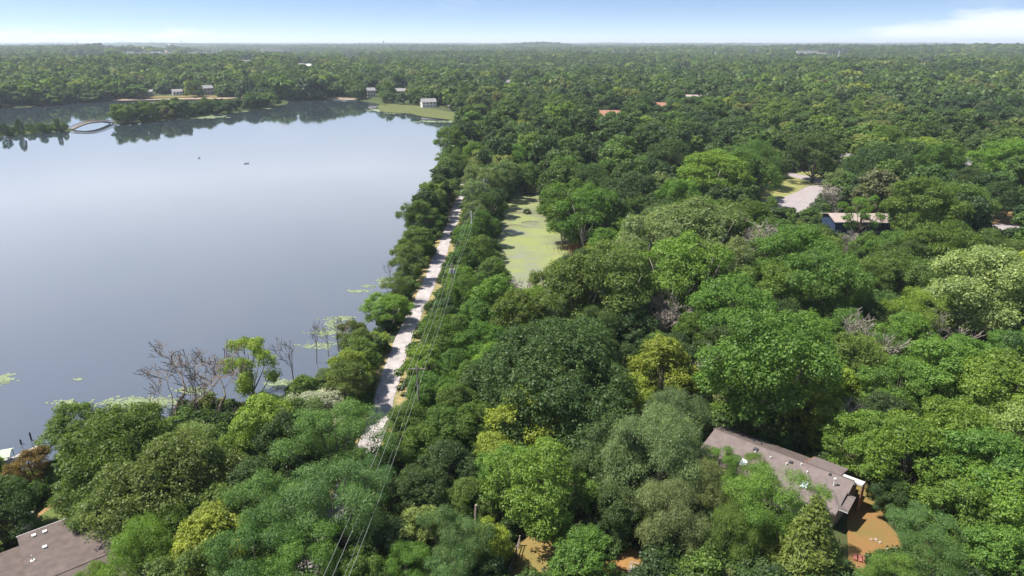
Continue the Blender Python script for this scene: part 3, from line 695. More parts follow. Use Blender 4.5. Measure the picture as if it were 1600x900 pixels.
far_house('shore_house', 706, 170, 12, 3.5, 8, ROOFG, CREAM, 'small house right of the white terrace house', -.3, 1, 2, base=172)
far_house('cottage', 798, 130, 8, 7, 9, ROOFG, WHITE, 'white gable beside the far end of the straight path', .5, nwin=1, base=137)
far_house('cottage', 379, 97, 9, 12, 12, ROOFG, WHITE, 'white house far behind the lake, left of its twin', 0, nwin=2)
far_house('cottage', 391, 97, 7, 12, 12, ROOFG, WHITE, 'white house far behind the lake, right of its twin', .3, nwin=2)
far_house('cottage', 471, 102, 8, 12, 12, ROOFG, WHITE, 'left one of two white roofs far behind the middle of the lake', 0, nwin=2)
far_house('cottage', 482, 103, 8, 12, 12, WHITE, WHITE, 'right one of two white roofs far behind the middle of the lake', 0, nwin=2)
far_house('warehouse', 548, 90, 12, 12, 30, ROOFG, GREYW, 'grey warehouse in the far wood left of the mast', .1, 1, 3, True, 'building')
far_house('cottage', 591, 103, 9, 12, 12, ROOFG, WHITE, 'white house far off below the dark mast', .2, nwin=2)
far_house('cottage', 723, 102, 9, 12, 12, ROOFG, CREAM, 'cream house far off right of the dark mast', .1, nwin=2)
far_house('warehouse', 1448, 101, 30, 12, 20, WHITE, GREYW, 'long pale roof in the far wood at right', 0, 1, 6, True, 'building')
far_house('cottage', 1541, 122, 8, 11, 10, ROOFG, WHITE, 'white house in the far wood near the right edge', 0, nwin=2)
far_house('cottage', 1340, 122, 7, 11, 10, ROOFG, CREAM, 'tiny cream house in the wood right of the yellow tree', 0, nwin=2)
far_house('warehouse', 1169, 83, 11, 13, 30, WHITE, WHITE, 'tiny white building near the horizon right of the centre', 0, 1, 3, True, 'building')
# offices, hotel and shops near the horizon
far_house('office_block', 425, 77, 30, 15, 40, PINKW, PINKW, 'pinkish three storey office block near the horizon', .15, 3, 7, True, 'building')
far_house('office_tower', 451, 73, 22, 24, 40, CREAM, CREAM, 'cream office block, taller and right of the pinkish one', .1, 4, 5, True, 'building')
far_house('hotel', 1262, 80, 30, 17, 30, PINKW, WHITE, 'white hotel near the horizon at right', .1, 4, 7, True, 'building')
far_house('hotel_wing', 1284, 83, 16, 14, 30, PINKW, WHITE, 'low right hand building beside the white hotel', -.1, 2, 5, True, 'building')
k = 0
for (a, b_, w_, wl, lb) in ((130, 87, 18, WHITE, 'white shop building left of the brown hill, leftmost of the row'), (149, 88, 20, WHITE, 'white shop building left of the brown hill, second of the row'), (200, 82, 18, WHITE, 'white building below the brown hill, at its left'), (222, 82, 16, CREAM, 'cream building below the middle of the brown hill'),
                        (243, 82, 16, WHITE, 'white building below the right slope of the brown hill'), (262, 83, 14, CREAM, 'cream building below the water tower'), (300, 83, 14, WHITE, 'white building right of the water tower'), (318, 82, 10, PINKW, 'pinkish building right of the water tower'), (336, 84, 12, CREAM, 'cream building left of the offices near the horizon')):
    far_house('shop_building', a, b_, w_, 12, 40, ROOFG if k % 2 else WHITE, wl, lb, .05*(k % 3-1), 1, 5, True, 'building', None, 'shop buildings near the horizon'); k += 1

# masts, pylons, water tower
def mast(px, ytop, ybase, m_, label, lattice=False, thick=1.0):
    z = 60.0; 
    # distance from the base pixel on the ground, kept plausible
    p = at(px, max(ybase, 72), 14); hgt = None
    d = p.y*cP-(p.z-H)*sP; ztop = at_height(px, ytop, p)
    g0 = gz(p.x, p.y)
    e = empty('radio_mast' if not lattice else 'power_pylon', (p.x, p.y, g0), 0, label, 'mast' if not lattice else 'pylon')
    h = ztop-g0; w_ = max(.8, h*.03)*thick
    if lattice:
        for sx in (-1, 1):
            for sy in (-1, 1): B().tube([(sx*w_*2.4, sy*w_*2.4, -1), (sx*.4, sy*.4, h)], .45*thick, 4).build('leg', m_, e)
        for k, zz in enumerate((.72, .84, .94)): B().box(-h*.13, h*.13, -.5, .5, h*zz, h*zz+.8*thick).build('crossarm', m_, e)
        b = B()
        for k in range(7):
            z0 = h*k/8; z1 = h*(k+1)/8; a = w_*2.4*(1-k/8)+.4; c = w_*2.4*(1-(k+1)/8)+.4
            for sy in (-1, 1): b.tube([(-a, sy*a, z0), (c, sy*c, z1)], .3*thick, 3).tube([(a, sy*a, z0), (-c, sy*c, z1)], .3*thick, 3)
        b.build('bracing', m_, e)
    else:
        B().tube([(0, 0, -1), (0, 0, h*.5), (0, 0, h)], [w_, w_*.8, w_*.5], 8).build('pole', m_, e)
        B().tube([(0, 0, h*.86), (0, 0, h*.97)], [w_*2.2, w_*2.2], 8).build('antenna_ring', m_, e)
def at_height(px, py, p):      # height at which the ray through (px,py) passes over point p
    v = -(py-450)/F; t = None
    # solve for z at horizontal distance p.y
    return H+p.y*(-sP+v*cP)/(cP+v*sP)
STEEL = mat('grey_steel', (.30, .30, .31), .6); PALE = mat('pale_steel', (.60, .60, .58), .6)
mast(600, 63.5, 79, DARK, 'dark radio mast standing above the far wood left of the centre')
mast(121, 61, 73, STEEL, 'leftmost pylon on the horizon', True, 1.6); mast(192, 62, 73, STEEL, 'second pylon from the left on the horizon', True, 1.4); mast(237, 62, 73, STEEL, 'third pylon from the left on the horizon', True, 1.4); mast(285, 63, 77, DARK, 'dark mast right of the water tower', False, .8)
mast(1309, 79, 97, PALE, 'pale lattice tower in the far wood at right', True, .7); mast(1117, 81, 94, PALE, 'pale lattice tower right of the centre', True, .7); mast(958, 78, 89, PALE, 'pale lattice tower in the middle of the far wood', True, .7); mast(1460, 84, 98, STEEL, 'small grey tower in the far wood near the right edge', False, .5)
p = at(265, 74, 30); g0 = gz(p.x, p.y); p.z = g0; d = p.y; ht = at_height(265, 69.5, p)-g0; r_ = 2.6/F*p.length
wt = empty('water_tower', (p.x, p.y, g0), 0, 'white water tower on the horizon right of the brown hill', 'water tower')
b = B(); nn = 12; prof_ = [(0, .0), (.45, .12), (.85, .35), (1, .62), (.85, .85), (.5, .97), (.02, 1.0)]
for i in range(len(prof_)-1):
    for j in range(nn):
        a0, a1 = 2*math.pi*j/nn, 2*math.pi*(j+1)/nn; (ra, za), (rb_, zb) = prof_[i], prof_[i+1]; za, zb = ht-r_*1.9*(1-za), ht-r_*1.9*(1-zb)
        b.poly([(ra*r_*math.cos(a0), ra*r_*math.sin(a0), za), (ra*r_*math.cos(a1), ra*r_*math.sin(a1), za), (rb_*r_*math.cos(a1), rb_*r_*math.sin(a1), zb), (rb_*r_*math.cos(a0), rb_*r_*math.sin(a0), zb)])
b.build('tank', WHITE, wt); B().tube([(0, 0, -1), (0, 0, ht-r_*1.85)], [r_*.3, r_*.22], 10).build('stem', WHITE, wt)
# brown hill top

# ------------------------------------------------------------ trees one can tell apart
TREES = []    # (x, y, R, h, species, label info)
NICE = dict(dark='dark green', mid='mid green', fresh='fresh green', lime='bright lime green', yellow='yellow green', grey='grey green', silver='silvery', bluish='blue green', olive='olive green', russet='russet tinged', brown='brownish', pale='pale green')
FORM = dict(oak='broad domed', bigoak='very large domed', maple='dense rounded', elm='spreading', cottonwood='tall pale-trunked', locust='feathery', willow='drooping', boxelder='lumpy', openmaple='open-branched', poplar='small loose', shrub='low bushy', spruce='conical')
KIND = dict(oak='oak_tree', bigoak='oak_tree', maple='maple_tree', elm='elm_tree', cottonwood='cottonwood_tree', locust='locust_tree', willow='willow_tree', boxelder='maple_tree', openmaple='maple_tree', poplar='poplar_tree', shrub='shrub', spruce='spruce_tree')
WORD = dict(oak='oak', bigoak='oak', maple='tree', elm='elm', cottonwood='cottonwood', locust='locust tree', willow='willow', boxelder='tree', openmaple='maple', poplar='poplar', shrub='shrub', spruce='spruce')
CNT = {}
def put_tree(x, y, R, h, sp, colour, label=None, jit=.12, rng=random):
    lib = SPEC[sp]; k = CNT.get(sp, 0); CNT[sp] = k+1; p = lib[k % len(lib)]
    z = float(ground(np.array(x), np.array(y)))
    e = empty(KIND[sp], (x, y, z-.05), rng.uniform(0, 6.28))
    sx = R/p['R']; sz = h/p['h']
    c = Vector(GREENS[colour]); f = 1+rng.uniform(-jit, jit)
    col = (c.x*f*(1+rng.uniform(-.12, .12)), c.y*f, c.z*f*(1+rng.uniform(-.15, .15)), 1)
    cr = link('crown', p['crown'], None, e); tr = link('trunk', p['trunk'], None, e)
    cr.color = col; e.scale = (sx, sx*rng.uniform(.92, 1.08), sz)
    e['category'] = 'shrub' if sp == 'shrub' else 'tree'
    TREES.append(dict(x=x, y=y, R=R, h=h, z=z, sp=sp, col=colour, o=e, label=label))
    if label: e['label'] = label
    return e
def from_px(px, py, wpx, sp, hr=None, zc=.62):
    R = 5.0; p0 = SPEC[sp][0]; hr = hr or p0['h']/p0['R']
    lim = dict(shrub=(1.5, 5.5), poplar=(5, 13)).get(sp, (6, 21))
    for _ in range(8):
        h = min(max(R*hr, lim[0]), lim[1]); w_ = at(px, py, 1.8+h*zc); d = w_.y*cP-(w_.z-H)*sP
        R = wpx/2/F*d
    return w_.x, w_.y, R*1.04, h
HAND = [  # centre x, centre y, width in photo pixels, species, colour, label
 (2, 775, 110, 'maple', 'dark', 'dark leafy tree cut off by the left edge below the boat dock'),
 (45, 722, 62, 'boxelder', 'russet', 'small russet tinged tree over the swimming dock by the lake'),
 (112, 662, 90, 'boxelder', 'olive', 'olive tree at the lakeward tip of the big oaks, over the lily pads'),
 (185, 702, 190, 'oak', 'olive', 'big olive green oak on the shore above the brown roofed house at lower left'),
 (275, 745, 190, 'oak', 'olive', 'second olive oak, right of the biggest one at lower left'),
 (170, 785, 130, 'oak', 'olive', 'oak hanging over the upper edge of the brown roof at lower left'),
 (408, 655, 130, 'boxelder', 'lime', 'bright lime green tree standing right of the bare lakeside trees'),
 (362, 705, 76, 'boxelder', 'fresh', None),
 (386, 548, 104, 'openmaple', 'lime', 'tall open-branched tree with dark limbs standing against the lake'),
 (500, 600, 105, 'poplar', 'silver', 'silvery leaved tree at the water left of the gravel path'),
 (468, 628, 70, 'poplar', 'silver', 'smaller silvery tree below the first silvery one at the water'),
 (545, 632, 60, 'poplar', 'silver', 'silvery sapling between the silvery tree and the gravel path'),
 (560, 583, 72, 'cottonwood', 'olive', None), (520, 575, 50, 'boxelder', 'olive', None),
 (578, 545, 66, 'boxelder', 'olive', None), (598, 508, 60, 'boxelder', 'lime', None), (560, 495, 48, 'boxelder', 'olive', None), (572, 520, 50, 'maple', 'olive', None),
 (612, 455, 62, 'cottonwood', 'lime', None), (632, 432, 52, 'locust', 'olive', None), (648, 395, 50, 'cottonwood', 'olive', None), (658, 360, 50, 'cottonwood', 'mid', None),
 (660, 325, 48, 'cottonwood', 'olive', None), (680, 300, 50, 'cottonwood', 'olive', None), (676, 335, 40, 'locust', 'mid', None), (695, 272, 50, 'cottonwood', 'olive', None),
 (714, 245, 46, 'locust', 'mid', None), (708, 212, 46, 'cottonwood', 'mid', None), (728, 222, 40, 'maple', 'olive', None), (738, 200, 40, 'maple', 'fresh', None),
 (722, 192, 34, 'boxelder', 'lime', None), (750, 185, 36, 'maple', 'fresh', None), (742, 235, 36, 'maple', 'fresh', None), (700, 228, 36, 'poplar', 'mid', None), (640, 375, 36, 'boxelder', 'olive', None),
 (525, 690, 130, 'locust', 'bluish', 'tall feathery blue green locust covering the near end of the path'),
 (520, 800, 150, 'locust', 'bluish', 'feathery locust in the foreground left of the power wires'),
 (440, 810, 130, 'locust', 'bluish', 'feathery locust left of another, in the middle of the lower left foreground'),
 (455, 690, 110, 'maple', 'dark', None), (400, 760, 110, 'maple', 'dark', None), (345, 805, 110, 'boxelder', 'olive', None),
 (330, 850, 130, 'boxelder', 'yellow', 'yellow green tree at the bottom right of the brown roof at lower left'),
 (225, 865, 150, 'willow', 'fresh', 'pale feathery tree rising over the lower edge of the brown roof'),
 (285, 815, 100, 'maple', 'mid', None), (400, 870, 130, 'locust', 'bluish', None), (480, 885, 120, 'locust', 'fresh', None), (150, 905, 90, 'willow', 'fresh', None), (300, 905, 120, 'boxelder', 'olive', None),
 (575, 760, 90, 'locust', 'bluish', None), (600, 850, 90, 'maple', 'dark', None), (560, 905, 100, 'maple', 'mid', None),
 (652, 835, 84, 'poplar', 'pale', 'rounded pale green fluffy tree right of the wires at the bottom'),
 (650, 770, 96, 'maple', 'dark', None), (712, 850, 96, 'locust', 'bluish', 'feathery blue green tree left of the yellow shrub at the bottom'), (635, 892, 80, 'locust', 'fresh', None), (700, 905, 80, 'locust', 'bluish', None),
 (655, 700, 80, 'maple', 'mid', None), (640, 655, 74, 'maple', 'mid', None), (690, 672, 84, 'boxelder', 'mid', None), (742, 665, 84, 'maple', 'mid', None), (700, 725, 84, 'maple', 'dark', None),
 (665, 610, 70, 'maple', 'mid', None), (705, 620, 64, 'boxelder', 'fresh', None), (668, 560, 64, 'boxelder', 'fresh', None), (712, 568, 64, 'maple', 'mid', None), (672, 500, 62, 'locust', 'mid', None),
 (705, 520, 72, 'maple', 'mid', None), (745, 495, 70, 'maple', 'mid', None), (700, 465, 60, 'boxelder', 'mid', None), (738, 450, 62, 'maple', 'mid', None), (715, 430, 48, 'boxelder', 'fresh', None),
 (768, 415, 50, 'boxelder', 'olive', None), (720, 398, 46, 'maple', 'mid', None), (748, 385, 50, 'maple', 'mid', None), (768, 372, 36, 'maple', 'dark', None), (728, 362, 44, 'maple', 'fresh', None), (752, 345, 48, 'maple', 'mid', None),
 (735, 330, 42, 'cottonwood', 'grey', None), (760, 318, 46, 'cottonwood', 'dark', None), (742, 300, 42, 'cottonwood', 'grey', None), (772, 305, 40, 'maple', 'dark', None), (740, 278, 42, 'cottonwood', 'grey', None), (765, 282, 44, 'cottonwood', 'grey', None),
 (790, 268, 46, 'cottonwood', 'grey', None), (752, 258, 40, 'maple', 'grey', None), (780, 240, 40, 'maple', 'mid', None), (808, 245, 50, 'maple', 'fresh', None), (822, 262, 46, 'maple', 'mid', None), (775, 345, 26, 'maple', 'dark', None),
 (780, 440, 34, 'maple', 'olive', None), (765, 560, 60, 'boxelder', 'lime', None), (738, 590, 70, 'maple', 'mid', None), (780, 610, 60, 'boxelder', 'mid', None),
 (862, 582, 262, 'bigoak', 'dark', 'very large dark green oak with a wide dome in the centre foreground'),
 (822, 655, 120, 'boxelder', 'yellow', 'yellow green tree with layered boughs below the very large dark oak'),
 (772, 708, 76, 'boxelder', 'yellow', 'yellow green tree to the lower left of the layered one'),
 (842, 758, 142, 'maple', 'fresh', 'dense saturated green tree standing over the dry lawn at the bottom'),
 (912, 872, 94, 'boxelder', 'fresh', 'small bright green tree with upright tips between the two dry lawns'),
 (735, 780, 72, 'maple', 'olive', None),
 (772, 850, 62, 'boxelder', 'yellow', 'yellowing shrubby tree at the left end of the dry lawn'),
 (940, 700, 130, 'willow', 'grey', 'grey green willow left of the largest willow'),
 (1030, 705, 170, 'willow', 'grey', 'largest grey green drooping willow left of the long brown roof'),
 (1046, 648, 104, 'willow', 'grey', 'grey green willow touching the upper left end of the long brown roof'),
 (1035, 575, 110, 'boxelder', 'yellow', 'yellow green tree beyond the grey green willows'),
 (975, 620, 90, 'boxelder', 'yellow', None), (938, 640, 60, 'boxelder', 'olive', None),
 (1040, 800, 130, 'willow', 'grey', 'grey green willow over the shady yard below the long brown roof'),
 (965, 800, 84, 'maple', 'dark', None), (1095, 760, 110, 'willow', 'grey', None),
 (1205, 790, 116, 'locust', 'fresh', 'green tree covering the front of the long brown roof'), (1150, 830, 110, 'willow', 'olive', None),
 (1128, 728, 54, 'locust', 'fresh', 'small green treetop overlapping the left end of the long brown roof'), (1180, 748, 70, 'locust', 'fresh', None),
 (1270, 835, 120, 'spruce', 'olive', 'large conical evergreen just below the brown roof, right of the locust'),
 (1376, 878, 58, 'locust', 'bluish', None), (1442, 838, 84, 'locust', 'bluish', 'feathery blue green tree over the orange bare earth'), (1460, 890, 100, 'locust', 'bluish', None), (1395, 905, 90, 'locust', 'fresh', None),
 (1205, 575, 195, 'elm', 'mid', 'big rounded green elm beyond the long brown roof'),
 (1262, 632, 84, 'boxelder', 'yellow', 'yellow green tree beyond the right end of the brown roof'), (1312, 610, 76, 'boxelder', 'yellow', None), (1300, 660, 80, 'boxelder', 'lime', None),
 (1350, 690, 110, 'boxelder', 'fresh', None), (1405, 610, 110, 'elm', 'fresh', None), (1345, 560, 76, 'boxelder', 'lime', None), (1392, 552, 62, 'locust', 'bluish', 'small blue green feathery dome among brighter trees at right'),
 (1420, 715, 130, 'maple', 'fresh', None), (1395, 765, 84, 'maple', 'dark', None), (1480, 690, 140, 'elm', 'fresh', None), (1540, 740, 150, 'elm', 'fresh', None), (1600, 800, 150, 'elm', 'fresh', None), (1500, 800, 110, 'boxelder', 'fresh', None),
 (1475, 590, 130, 'elm', 'fresh', None), (1560, 620, 150, 'elm', 'fresh', None), (1600, 690, 130, 'elm', 'pale', None), (1560, 870, 110, 'boxelder', 'fresh', None), (1500, 560, 80, 'maple', 'fresh', None), (1575, 560, 90, 'elm', 'fresh', None),
 (1530, 455, 160, 'elm', 'pale', 'broad pale green tree at the right side above the dead treetops'), (1610, 470, 130, 'elm', 'pale', None),
 (1446, 492, 86, 'locust', 'lime', 'pale lime green feathery tree with a bare trunk at right'),
 (1375, 487, 68, 'maple', 'bluish', None), (1320, 500, 60, 'maple', 'mid', None), (1240, 410, 130, 'elm', 'mid', 'large mid green tree below the blue house'), (1290, 450, 130, 'elm', 'mid', None), (1200, 460, 110, 'elm', 'mid', None),
 (1140, 490, 130, 'elm', 'fresh', None), (1085, 520, 70, 'maple', 'mid', None), (985, 512, 84, 'maple', 'dark', 'round dark green tree beyond the very large dark oak'), (1030, 545, 60, 'boxelder', 'fresh', None),
 (1085, 365, 150, 'cottonwood', 'grey', 'tall light green cottonwood right of the duckweed pond'), (1010, 385, 110, 'cottonwood', 'grey', None), (1070, 430, 130, 'cottonwood', 'fresh', None), (1130, 420, 90, 'cottonwood', 'grey', None),
 (892, 458, 108, 'cottonwood', 'olive', 'cottonwood at the near end of the duckweed pond'), (955, 445, 130, 'cottonwood', 'olive', None), (905, 480, 70, 'cottonwood', 'mid', None),
 (884, 310, 80, 'cottonwood', 'mid', 'pale-trunked cottonwood leaning over the far right bank of the pond'), (925, 322, 84, 'cottonwood', 'mid', None), (950, 335, 90, 'oak', 'dark', None), (925, 285, 84, 'oak', 'dark', None),
 (990, 300, 90, 'oak', 'dark', None), (880, 268, 60, 'maple', 'mid', None), (1110, 275, 110, 'cottonwood', 'fresh', 'tall fresh green cottonwood left of the mown lawn'), (1045, 250, 84, 'oak', 'dark', None), (1160, 270, 90, 'maple', 'mid', None),
 (1060, 310, 70, 'maple', 'fresh', None), (1175, 345, 70, 'maple', 'mid', None), (1180, 250, 80, 'willow', 'mid', None),
 (1275, 240, 80, 'maple', 'dark', 'dark tree standing behind the mown lawn and road'), (1310, 285, 46, 'poplar', 'grey', None), (1370, 262, 90, 'oak', 'dark', None), (1385, 225, 64, 'maple', 'mid', None),
 (1440, 240, 56, 'boxelder', 'lime', None), (1468, 258, 72, 'maple', 'mid', None), (1347, 335, 60, 'openmaple', 'fresh', 'open-branched tree standing in front of the navy blue house'),
 (1440, 325, 110, 'elm', 'mid', 'broad green tree hiding the right end of the navy blue house'), (1500, 325, 90, 'elm', 'mid', None), (1400, 390, 90, 'elm', 'mid', None), (1470, 395, 110, 'elm', 'mid', None),
 (1575, 255, 90, 'elm', 'fresh', None), (1515, 290, 60, 'maple', 'dark', None), (1360, 395, 60, 'maple', 'mid', None), (1560, 310, 56, 'maple', 'dark', None), (1205, 315, 36, 'boxelder', 'fresh', None), (1400, 430, 90, 'elm', 'mid', None),
]
# pixel zones that the photograph shows uncovered: nothing may grow in front of them
VIS = [[(0, 222), (110, 212), (175, 203), (250, 207), (340, 197), (420, 182), (620, 178), (690, 192), (690, 215), (695, 240), (655, 275), (636, 330), (630, 380), (620, 412), (590, 425), (580, 450), (545, 460), (520, 520), (470, 560), (440, 590), (440, 520), (380, 487), (322, 520), (325, 640), (215, 640), (190, 626), (65, 640), (60, 680), (0, 700), (-400, 720), (-400, 250)],
       [(568, 695), (578, 640), (588, 600), (602, 560), (618, 520), (636, 482), (654, 440), (672, 400), (695, 350), (716, 300), (729, 300), (719, 350), (703, 400), (690, 440), (673, 480), (654, 520), (640, 560), (627, 600), (616, 640), (597, 695)],
       [(798, 293), (836, 290), (832, 320), (852, 350), (868, 366), (895, 385), (840, 420), (825, 442), (796, 445), (782, 405), (774, 365), (788, 315)],
       [(1105, 690), (1110, 668), (1140, 660), (1302, 724), (1345, 746), (1392, 795), (1360, 830), (1325, 800), (1255, 780), (1215, 735), (1170, 712)],
       [(1182, 314), (1180, 304), (1218, 280), (1235, 266), (1288, 268), (1296, 292), (1276, 322), (1250, 330), (1240, 312)], [(322, 490), (440, 490), (440, 612), (326, 622)],
       [(1302, 322), (1395, 328), (1400, 366), (1302, 368)], [(1550, 356), (1555, 332), (1600, 330), (1600, 362)],
       [(0, 845), (90, 800), (110, 765), (195, 840), (140, 880), (120, 900), (0, 900)], [(0, 700), (60, 690), (60, 720), (0, 745)],
       [(812, 900), (818, 858), (870, 858), (868, 900)], [(962, 900), (965, 870), (1015, 878), (1030, 900)],
       [(1325, 900), (1325, 850), (1360, 850), (1375, 900)]]
VIS = [np.array(v, float) for v in VIS]
ZONE_BOX = np.array([(1300, 244, 1342, 280), (1500, 246, 1534, 282), (1408, 272, 1434, 304), (933, 172, 980, 188), (1022, 162, 1045, 174), (1068, 150, 1100, 156), (1068, 106, 1082, 113), (318, 131, 336, 150), (220, 132, 240, 146), (262, 134, 286, 150), (570, 130, 592, 152), (612, 136, 640, 150), (658, 150, 694, 172), (792, 124, 802, 134),
                     (405, 68, 468, 88), (1240, 76, 1330, 90), (100, 82, 165, 92), (190, 76, 272, 92), (288, 77, 345, 90), (372, 92, 398, 99), (465, 98, 490, 106), (538, 86, 560, 94), (585, 98, 600, 106), (720, 94, 740, 104), (1430, 96, 1466, 104), (1334, 118, 1345, 126), (1536, 117, 1552, 126), (170, 149, 380, 158), (425, 150, 600, 158), (600, 160, 702, 184), (105, 183, 180, 206), (1140, 80, 1150, 87), (1168, 78, 1184, 84), (750, 225, 758, 240), (1030, 252, 1040, 262), (1450, 160, 1480, 175)], float)
def zone_hit(x, y, z, R, h):
    """does a tree's outline cover the upper part of a zone box that stands farther away"""
    px, pyt, d = proj(x, y, z+h*.95); _, pyb, _ = proj(x, y, z+1.0); w_ = F*R*.85/d
    hit = np.zeros(np.shape(x), bool)
    for a, b_, c_, e_ in ZONE_BOX:
        hit |= (px+w_*.6 > a) & (px-w_*.6 < c_) & (pyt < e_-(e_-b_)*.35) & (pyb > b_+(e_-b_)*.6)
    return hit
def blocks(x, y, z, R, h, zones=None):
    q = []
    for k in range(10):
        a = 2*math.pi*k/10
        for zz in (.35, .65, .97):
            rr = R*(.85 if zz < .9 else .35)
            px, py, d = proj(x+rr*math.cos(a)*.9, y+rr*math.sin(a)*.5, z+h*zz); q.append((float(px), float(py)))
    q = np.array(q)
    for v in (VIS if zones is None else zones):
        if inside(v, q[:, 0], q[:, 1]).any(): return True
    if zones is not None: return False
    return bool(zone_hit(np.array(x), np.array(y), z, R, h))
PIN = ('cover', 'overlap', 'hanging', 'hiding', 'in front', 'rising', 'conical', 'over the', 'against the lake')
PLACES = []
def fit(r):
    x, y, R, h = from_px(r[0], r[1], r[2], r[3])
    if r[5] and any(k in r[5] for k in PIN): return x, y, R, h
    pcx = float(np.interp(y, PATHA[:, 1], PATHA[:, 0]))
    for k in range(9):
        if not blocks(x, y, 1.8, R*.96, h, VIS[1:]): break
        R *= .95; h *= .97
        if abs(x-pcx) < 12: x += .45*(1 if x > pcx else -1)
    return x, y, R, h
for r in HAND:
    x, y, R, h = fit(r)
    pcx = float(np.interp(y, PATHA[:, 1], PATHA[:, 0]))
    if -16 < x-pcx < -1 and y > 88: h *= random.uniform(.52, .98); x -= 1.4
    put_tree(x, y, R, h, r[3], r[4], r[5])
for (px_, pb, hp, sp_, c_, lb_) in ((8, 211, 20, 'boxelder', 'dark', 'small dark tree at the left edge on the narrow islet'), (33, 210, 28, 'cottonwood', 'dark', 'tall thin dark tree on the narrow islet near the left edge'), (52, 208, 12, 'boxelder', 'olive', 'low bush-like tree in the middle of the narrow islet'), (66, 207, 18, 'boxelder', 'dark', 'rounded small tree in the middle of the narrow islet'),
                      (92, 205, 22, 'cottonwood', 'dark', 'upright dark tree on the narrow islet left of the foot bridge'), (101, 204, 13, 'boxelder', 'olive', 'small tree at the left end of the foot bridge'), (76, 206, 10, 'boxelder', 'olive', 'lowest tree on the narrow islet'), (181, 190, 12, 'boxelder', 'olive', 'small tree at the right end of the foot bridge')):
    q_ = at(px_, pb, .6); d_ = q_.y*cP-(q_.z-H)*sP; h_ = hp/F*d_
    put_tree(q_.x, q_.y, h_*(.17 if sp_ == 'cottonwood' else .38), h_, sp_, c_, lb_)
# bare trees
def put_dead(px, pyb, hpx, kind, label, wide=1.0):
    hpx *= 1.45 if px > 1000 and pyb > 440 else (1.02 if kind == 'wide' else 1.0)
    w_ = at(px, pyb, 1.6); d = w_.y*cP-(w_.z-H)*sP; h = hpx/F*d/math.cos(math.atan((pyb-450)/F)+PITCH)
    z = float(ground(np.array(w_.x), np.array(w_.y)))
    me = DEAD[kind]; zm = max(v.co.z for v in me.vertices)
    e = link('dead_tree', me, None); e.location = (w_.x, w_.y, max(z, -.2)); e.rotation_euler = (0, 0, random.uniform(0, 6.28)); s = h/zm; e.scale = (s*wide, s*wide, s)
    tag(e, label, 'tree'); TREES.append(dict(x=w_.x, y=w_.y, R=h*.25, h=h, z=z, sp='dead', col='brown', o=e, label=label))
for a in [(262, 660, 110, 'wide', 'leftmost leafless dark tree leaning over the lake', 1.2), (298, 665, 120, 'wide', 'second leafless dark tree from the left by the lake', 1.0), (335, 668, 105, 'wide', 'leafless dark tree just left of the open-branched leafy tree'),
          (310, 650, 100, 'slim', 'slim leafless tree between the dark leafless ones by the lake'), (460, 590, 75, 'slim', 'slim bare tree left of the silvery leaved trees', 1.2), (492, 555, 62, 'slim', 'slim bare tree beyond the silvery leaved trees'), (530, 548, 70, 'slim', 'tallest slim bare tree among the lily pads'), (512, 545, 50, 'slim', 'short slim bare tree among the lily pads'),
          (610, 440, 40, 'slim', 'slim bare snag at the lake beyond the lily pads'), (792, 508, 80, 'grey', 'pale bare tree at the near end of the duckweed pond', .8), (770, 560, 50, 'brush', 'brown dead brush left of the very large dark oak', 1.3),
          (1052, 552, 60, 'brush', 'grey dead treetop right of the round dark tree'), (1020, 520, 60, 'brush', 'grey dead treetop beyond the round dark tree'), (1160, 460, 80, 'brush', 'brown dead tree right of the tall cottonwoods', 1.1), (1195, 520, 40, 'brush', 'dead grey top sticking out above the big elm'),
          (1320, 585, 66, 'grey', 'grey bare tree between the big elm and the blue green dome', .8), (1442, 565, 56, 'grey', 'bare pale tree below the lime green feathery tree', .8), (1480, 562, 48, 'brush', 'brown dead crown right of the bare pale tree', 1.6), (1520, 560, 46, 'brush', 'dead crown left of the rightmost dead tree', 1.4), (1577, 562, 44, 'grey', 'rightmost dead tree, pale and bare', 1.0),
          (1300, 335, 46, 'brush', 'pale leafless tree at the road bend before the blue house', 1.7), (1330, 415, 54, 'brush', 'brown leafless bush below the navy blue house', .9), (850, 268, 36, 'brush', 'brown dead tree beyond the far end of the pond', 1.2), (1310, 720, 60, 'grey', 'dead limbs behind the white porch roof of the brown roofed house', .7), (1110, 640, 60, 'grey', 'bare pale limbs between the willows and the big elm', .7)]:
    put_dead(*a)

HOUSES = globals().get('FOOT', [])
def clear_at(x, y, r=0.0):
    bad = np.zeros(np.shape(x), bool)
    for c in CLEAR: bad |= inside(c, x, y) | (segdist(c, x, y) < r)
    for (hx, hy, hr) in HOUSES: bad |= np.hypot(x-hx, y-hy) < hr+r
    bad |= segdist(PATHA, x, y, False) < 3.2+r
    return bad
